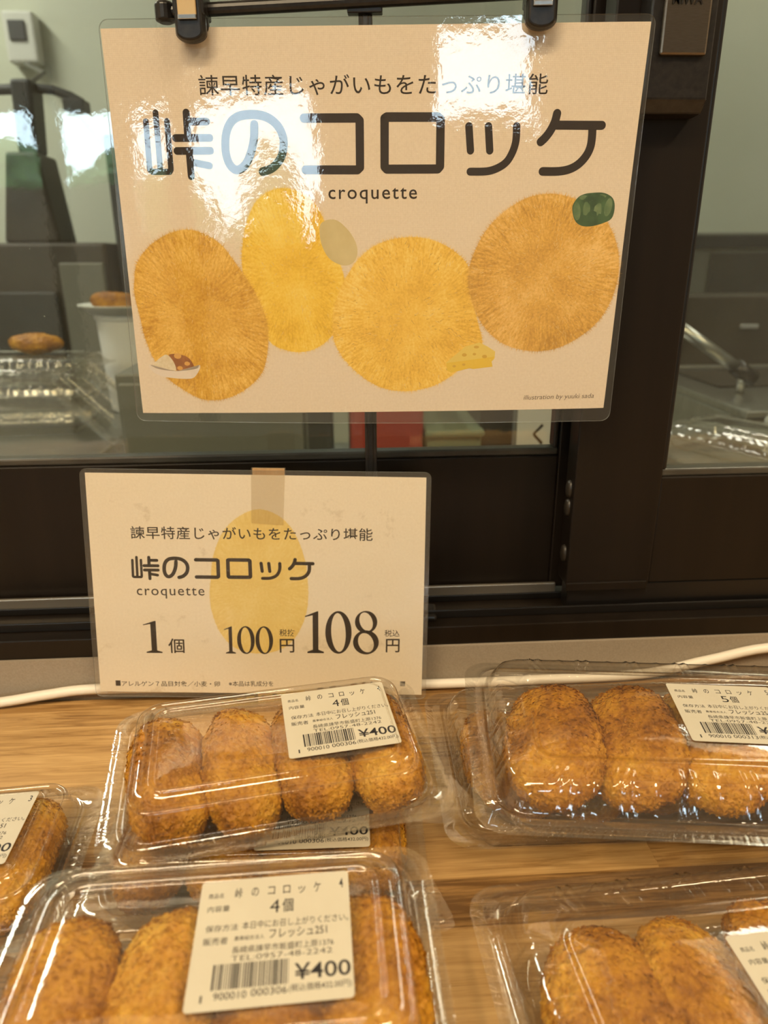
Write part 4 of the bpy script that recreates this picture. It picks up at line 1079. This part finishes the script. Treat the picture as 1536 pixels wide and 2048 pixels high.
def empty_pack(kind, loc, rot, label, group=None):
    p = empty('plastic_container', loc, rot); tag(p, label, 'food container', group)
    for o in PM[kind]: take(o, p)
    return p
GK = 'clear containers stacked in the kitchen'
for i in range(3):
    empty_pack('long', (-0.462 + 0.006 * i, 0.60 + 0.01 * i, 0.0505 + 0.0345 * i), (0, 0, R(3 - 4 * i)), 'clear container behind the left glass, %s of its stack' % ('bottom', 'middle', 'top')[i], GK)
o = bpy.data.objects.new('croquette', CM['long'][1]); COL.objects.link(o); o.location = (-0.420, 0.612, 0.0505 + 0.0345 * 3 + 0.0135); o.rotation_euler = (0, 0, R(60))
tag(o, 'brown croquette resting on top of the container stack behind the left glass', 'croquette')
empty_pack('three', (-0.325, 0.525, 0.092), (R(10), R(42), R(-12)), 'clear container propped at a slant beside the white bucket')
bk = empty('bucket', (-0.318, 0.74, 0.05)); tag(bk, 'white round bucket on the work table left of the large sign', 'bucket')
b = MB(); b.lathe([(0.046, 0), (0.050, 0.003), (0.056, 0.140), (0.0585, 0.141), (0.0585, 0.148), (0.054, 0.148), (0.048, 0.006)], M['white'], 40); b.build('body', bk, smooth=False)
b = MB(); b.lathe([(0.040, 0.128), (0.062, 0.1285), (0.079, 0.140), (0.080, 0.142), (0.062, 0.1315), (0.040, 0.131)], M['offwhite'], 40); 
pl = b.build('plate', None, smooth=True); pl.location = (-0.318, 0.74, 0.0700); tag(pl, 'shallow white plate lying on the bucket in the kitchen', 'plate')
o = bpy.data.objects.new('croquette', CM['four'][2]); COL.objects.link(o); o.location = (-0.345, 0.735, 0.0700 + 0.131 + 0.0145); o.rotation_euler = (0, 0, R(75))
tag(o, 'orange brown croquette on the white plate in the kitchen', 'croquette')

ov = empty('oven', (-0.66, 1.17, FZ)); tag(ov, 'wide dark oven standing behind the left glass', 'oven')
zz = -FZ
box_obj('body', -0.40, 0.23, -0.16, 0.22, 0.0, zz + 0.305, M['machine'], ov, bevel=0.006)
box_obj('door', -0.38, 0.135, -0.178, -0.16, zz - 0.25, zz + 0.22, M['charcoal'], ov, bevel=0.004)
box_obj('side_panel', 0.145, 0.225, -0.172, -0.16, zz - 0.25, zz + 0.27, M['greypanel'], ov, bevel=0.003)
b = MB(); b.tube([(-0.34, -0.20, zz + 0.235), (0.02, -0.20, zz + 0.235)], 0.008, M['steel']); b.box(-0.335, -0.32, -0.20, -0.16, zz + 0.230, zz + 0.240, M['steel']); b.box(0.0, 0.015, -0.20, -0.16, zz + 0.230, zz + 0.240, M['steel']); b.build('door_handle', ov)
tb = empty('tall_cabinet', (-0.370, 1.18, FZ)); tag(tb, 'narrow charcoal cabinet beside the left edge of the large sign', 'cabinet')
box_obj('body', -0.055, 0.06, -0.12, 0.14, 0, zz + 0.49, M['charcoal'], tb, bevel=0.004); box_obj('door', -0.05, 0.055, -0.13, -0.12, 0.05, zz + 0.48, M['charcoal'], tb, bevel=0.002)
# upright machine column with its side arms, on the oven
mc = empty('mixer_stand', (-0.565, 1.10, 0.305)); tag(mc, 'dark grey machine column with a curved side arm standing on the oven', 'machine')
def frustum(x0, x1, X0, X1, y0, y1, z0, z1, m, name, par):
    b = MB(); b.add([(x0, y0, z0), (x1, y0, z0), (x1, y1, z0), (x0, y1, z0), (X0, y0, z1), (X1, y0, z1), (X1, y1, z1), (X0, y1, z1)], [(3, 2, 1, 0), (4, 5, 6, 7), (0, 1, 5, 4), (1, 2, 6, 5), (2, 3, 7, 6), (3, 0, 4, 7)], m)
    return b.build(name, par, bevel=0.006)
frustum(-0.062, 0.040, -0.034, 0.022, -0.05, 0.05, 0.0, 0.155, M['machine'], 'base', mc)
frustum(-0.019, 0.015, -0.014, 0.024, -0.03, 0.03, 0.155, 0.275, M['charcoal'], 'column', mc)
b = MB(); b.tube([(0.015, 0, 0.265), (0.050, 0, 0.262), (0.080, 0, 0.252), (0.100, 0, 0.240)], [0.008, 0.008, 0.008, 0.009], M['charcoal']); b.tube([(-0.010, 0, 0.263), (-0.15, 0, 0.258)], 0.009, M['charcoal'])
b.box(0.070, 0.108, -0.02, 0.02, 0.226, 0.245, M['charcoal']); b.build('arm', mc, bevel=0.002)
b = MB(); b.tube([(0.006, 0, 0.27), (0.004, 0.10, 0.31), (-0.12, 0.35, 0.38), (-0.165, 0.50, 0.41)], 0.004, M['black']); b.build('cord', mc)
sw = empty('switch_box', (-0.735, BY, 0.755)); tag(sw, 'pale switch box with a grey rocker on the green kitchen wall', 'switch box')
box_obj('case', -0.036, 0.036, -0.045, 0, -0.040, 0.066, M['offwhite'], sw, bevel=0.006); box_obj('rocker', -0.023, 0.016, -0.050, -0.045, 0.004, 0.046, M['charcoal'], sw, bevel=0.003)
sk = MB(); sk.lathe([(0.055, 0), (0.062, 0.015), (0.062, 0.08), (0.045, 0.12), (0.02, 0.145), (0.0, 0.145)], M['tan'], 24); so2 = sk.build('paper_sack', None, smooth=True); so2.location = (-0.735, 1.09, 0.305); tag(so2, 'tan paper sack on the oven at the left edge of the glass', 'sack')

# middle gap under the sign
dr = empty('drawer_unit', (-0.120, 0.46, -0.06)); tag(dr, 'grey drawer unit seen through the gap between the two signs', 'drawer unit')
box_obj('body', -0.125, 0.105, -0.09, 0.12, 0, 0.22, M['greypanel'], dr, bevel=0.003); box_obj('front_panel', -0.12, 0.075, -0.096, -0.09, 0.01, 0.21, M['greypanel'], dr, bevel=0.002)
box_obj('side_strip', 0.080, 0.105, -0.094, -0.09, 0.01, 0.21, M['darksteel'], dr)
cr = empty('crate', (0.046, 0.47, -0.06)); tag(cr, 'red plastic crate behind the black sign pole', 'crate')
box_obj('body', -0.040, 0.043, -0.1, 0.1, 0, 0.20, M['red'], cr, bevel=0.005); box_obj('rim', -0.043, 0.046, -0.103, 0.103, 0.185, 0.20, M['red'], cr, bevel=0.003)
tu = empty('tub', (0.122, 0.46, -0.06)); tag(tu, 'green grey plastic tub right of the red crate', 'tub')
box_obj('body', -0.030, 0.034, -0.09, 0.09, 0, 0.150, M['greengrey'], tu, bevel=0.006); box_obj('rim', -0.032, 0.036, -0.096, 0.096, 0.144, 0.152, M['greengrey'], tu, bevel=0.003)
bx = empty('carton', (0.182, 0.47, -0.06)); tag(bx, 'dark brown carton between the green tub and the white note', 'carton')
box_obj('body', -0.027, 0.035, -0.09, 0.09, 0, 0.21, M['machine'], bx, bevel=0.002)
nb = empty('paper_note', (0.215, 0.352, 0.085)); tag(nb, 'white paper note with one brush-written kana behind the glass', 'note')
b = MB(); b.box(-0.024, 0.024, 0.0, 0.0008, -0.05, 0.05, M['white'])
put_text(b, 'く', -0.006, -0.008, 0.006, -0.008, 0.024, 0.0004, M['ink'], weight=0.02); b.build('sheet', nb)
box_obj('backing_board', -0.026, 0.026, 0.0010, 0.014, -0.132, 0.055, M['greypanel'], nb)

# right glass: fryer, shelf and containers
fr = empty('fryer', (0.86, 0.785, FZ)); tag(fr, 'stainless steel fryer with a lifted basket handle behind the right glass', 'fryer')
box_obj('body', -0.285, 0.34, -0.225, 0.22, 0.0, zz + 0.055, M['steel'], fr, bevel=0.006)
b = MB()
for a in ((-0.29, 0.345, -0.23, -0.215), (-0.29, 0.345, 0.21, 0.225), (-0.29, -0.275, -0.215, 0.21), (0.33, 0.345, -0.215, 0.21)): b.box(*a, zz + 0.055, zz + 0.066, M['steel'])
b.build('rim', fr, bevel=0.002)
box_obj('oil_tank', -0.20, 0.28, 0.02, 0.20, zz + 0.056, zz + 0.059, M['machine'], fr)
box_obj('control_housing', -0.28, 0.34, 0.225, 0.34, zz + 0.0, zz + 0.20, M['machine'], fr, bevel=0.004)
b = MB(); b.tube([(-0.320, -0.03, zz + 0.172), (-0.240, -0.03, zz + 0.122), (-0.205, -0.03, zz + 0.100)], 0.010, M['steel']); b.tube([(-0.205, -0.03, zz + 0.100), (-0.170, -0.03, zz + 0.078)], 0.014, M['black']); b.tube([(-0.190, -0.03, zz + 0.090), (-0.190, -0.03, zz + 0.055)], 0.007, M['steel']); b.build('basket_handle', fr, smooth=True)
for kx in (-0.21, -0.05):
    b = MB(); b.box(kx - 0.02, kx + 0.02, 0.215, 0.225, zz + 0.135, zz + 0.147, M['chrome']); b.build('switch', fr, bevel=0.003)
sh = empty('wall_cabinet', (0.96, 1.46, 0.0)); tag(sh, 'grey cabinet with a dark top slot against the kitchen wall, right glass', 'cabinet')
box_obj('body', -0.16, 0.30, -0.16, 0.16, FZ, 0.325, M['greypanel'], sh, bevel=0.004)
box_obj('top_slot', -0.15, 0.29, -0.166, -0.16, 0.292, 0.318, M['charcoal'], sh); box_obj('door', -0.10, 0.20, -0.170, -0.16, 0.17, 0.282, M['darksteel'], sh, bevel=0.003); box_obj('side_post', 0.24, 0.262, -0.172, -0.16, -0.2, 0.28, M['charcoal'], sh)
empty_pack('long', (0.478, 0.345, 0.0555), (0, 0, R(-62)), 'clear container lying at a slant behind the right glass')
empty_pack('four', (0.640, 0.285, 0.0555), (0, 0, R(-75)), 'clear container farther right of the slanted one behind the right glass')
kb = empty('timer', (0.585, 0.495, 0.055)); tag(kb, 'small round pale timer standing on the side table', 'timer')
b = MB(); b.lathe([(0.018, 0), (0.020, 0.003), (0.020, 0.012), (0.014, 0.020), (0.0, 0.021)], M['offwhite'], 28); b.build('body', kb, smooth=True)
b = MB(); b.box(-0.003, 0.003, -0.012, 0.012, 0.020, 0.026, M['steel']); b.build('knob', kb, bevel=0.002)

# ------------------------------------------------------------------ lamps
for i, (x, y, sx, sy, w) in enumerate(SHOP_LAMPS):
    l = empty('ceiling_lamp', (x, y, SHOP_Z)); tag(l, ('left shop ceiling lamp panel', 'right shop ceiling lamp panel', 'rear shop ceiling lamp panel')[i] + ' with warm white diffuser', 'lamp', 'shop ceiling lamps')
    box_obj('housing', -sx / 2 - 0.02, sx / 2 + 0.02, -sy / 2 - 0.02, sy / 2 + 0.02, -0.02, 0.05, M['white'], l); box_obj('diffuser', -sx / 2, sx / 2, -sy / 2, sy / 2, -0.035, -0.02, M['lens'], l)
for i, (x, y, sx, sy, w) in enumerate(KITCHEN_LAMPS):
    l = empty('strip_lamp', (x, y, KITCHEN_Z)); tag(l, ('kitchen strip lamp above the left tables', 'kitchen strip lamp above the fryer')[i], 'lamp', 'kitchen strip lamps')
    box_obj('housing', -sx / 2 - 0.02, sx / 2 + 0.02, -sy / 2 - 0.02, sy / 2 + 0.02, -0.015, 0.03, M['white'], l); box_obj('tube', -sx / 2, sx / 2, -sy / 2, sy / 2, -0.03, -0.015, M['lens'], l)
    for q in (-1, 1):
        b = MB(); b.tube([(q * sx / 3, q * sy / 3, 0.03), (q * sx / 3, q * sy / 3, CZ - KITCHEN_Z)], 0.006, M['white']); b.build('hanger', l)

# ------------------------------------------------------------------ outdoors, on both sides
tag(box_obj('ground', -30, 30, -30, 30, FZ - 0.12, FZ - 0.06, M['asphalt']), kind='structure')
def tree(x, y, h, r, seed, label):
    t = empty('tree', (x, y, FZ - 0.06)); tag(t, label, 'tree', 'trees outside')
    b = MB(); b.tube([(0, 0, 0), (0.03, 0, h * 0.5), (0, 0.02, h - r * 0.4)], [0.11, 0.08, 0.05], M['bark'], 10); b.build('trunk', t, smooth=True)
    bm = bmesh.new(); bmesh.ops.create_icosphere(bm, subdivisions=5, radius=1.0)
    me = bpy.data.meshes.new('crown'); bm.to_mesh(me); bm.free()
    n = len(me.vertices); co = np.empty(n * 3); me.vertices.foreach_get('co', co); co = co.reshape(-1, 3)
    s = r * (0.75 + 0.5 * vnoise(co * 2.3 + 5, seed) + 0.35 * vnoise(co * 6 + 9, seed + 1))
    co = co * s[:, None] * np.array([1, 1, 0.85]) + np.array([0, 0, h])
    me.vertices.foreach_set('co', co.ravel()); me.materials.append(M['foliage']); me.update()
    o = bpy.data.objects.new('crown', me); COL.objects.link(o); o.parent = t
tree(-4.20, -9.6, 2.00, 0.58, 3, 'tallest leafy tree outside the left part of the shop window')
tree(-3.55, -11.2, 1.95, 0.42, 17, 'low leafy tree in the middle of the three outside the shop window')
tree(-2.65, -9.5, 2.15, 0.34, 5, 'slim leafy tree outside the right part of the shop window')
po = empty('sky_break_post', (-1.265, -3.0, FZ)); tag(po, 'dark post added in the shop to break the sky mirrored in the left glass', 'post')  # unseen post, added to cut the sky reflection over the machine column
box_obj('base', -0.20, 0.20, -0.15, 0.15, 0, 0.03, M['charcoal'], po, bevel=0.004); box_obj('upright', -0.045, 0.045, -0.04, 0.04, 0.03, zz + 1.05, M['charcoal'], po, bevel=0.004)

# helpers that only lent their outlines
bpy.data.objects.remove(_fo, do_unlink=True)
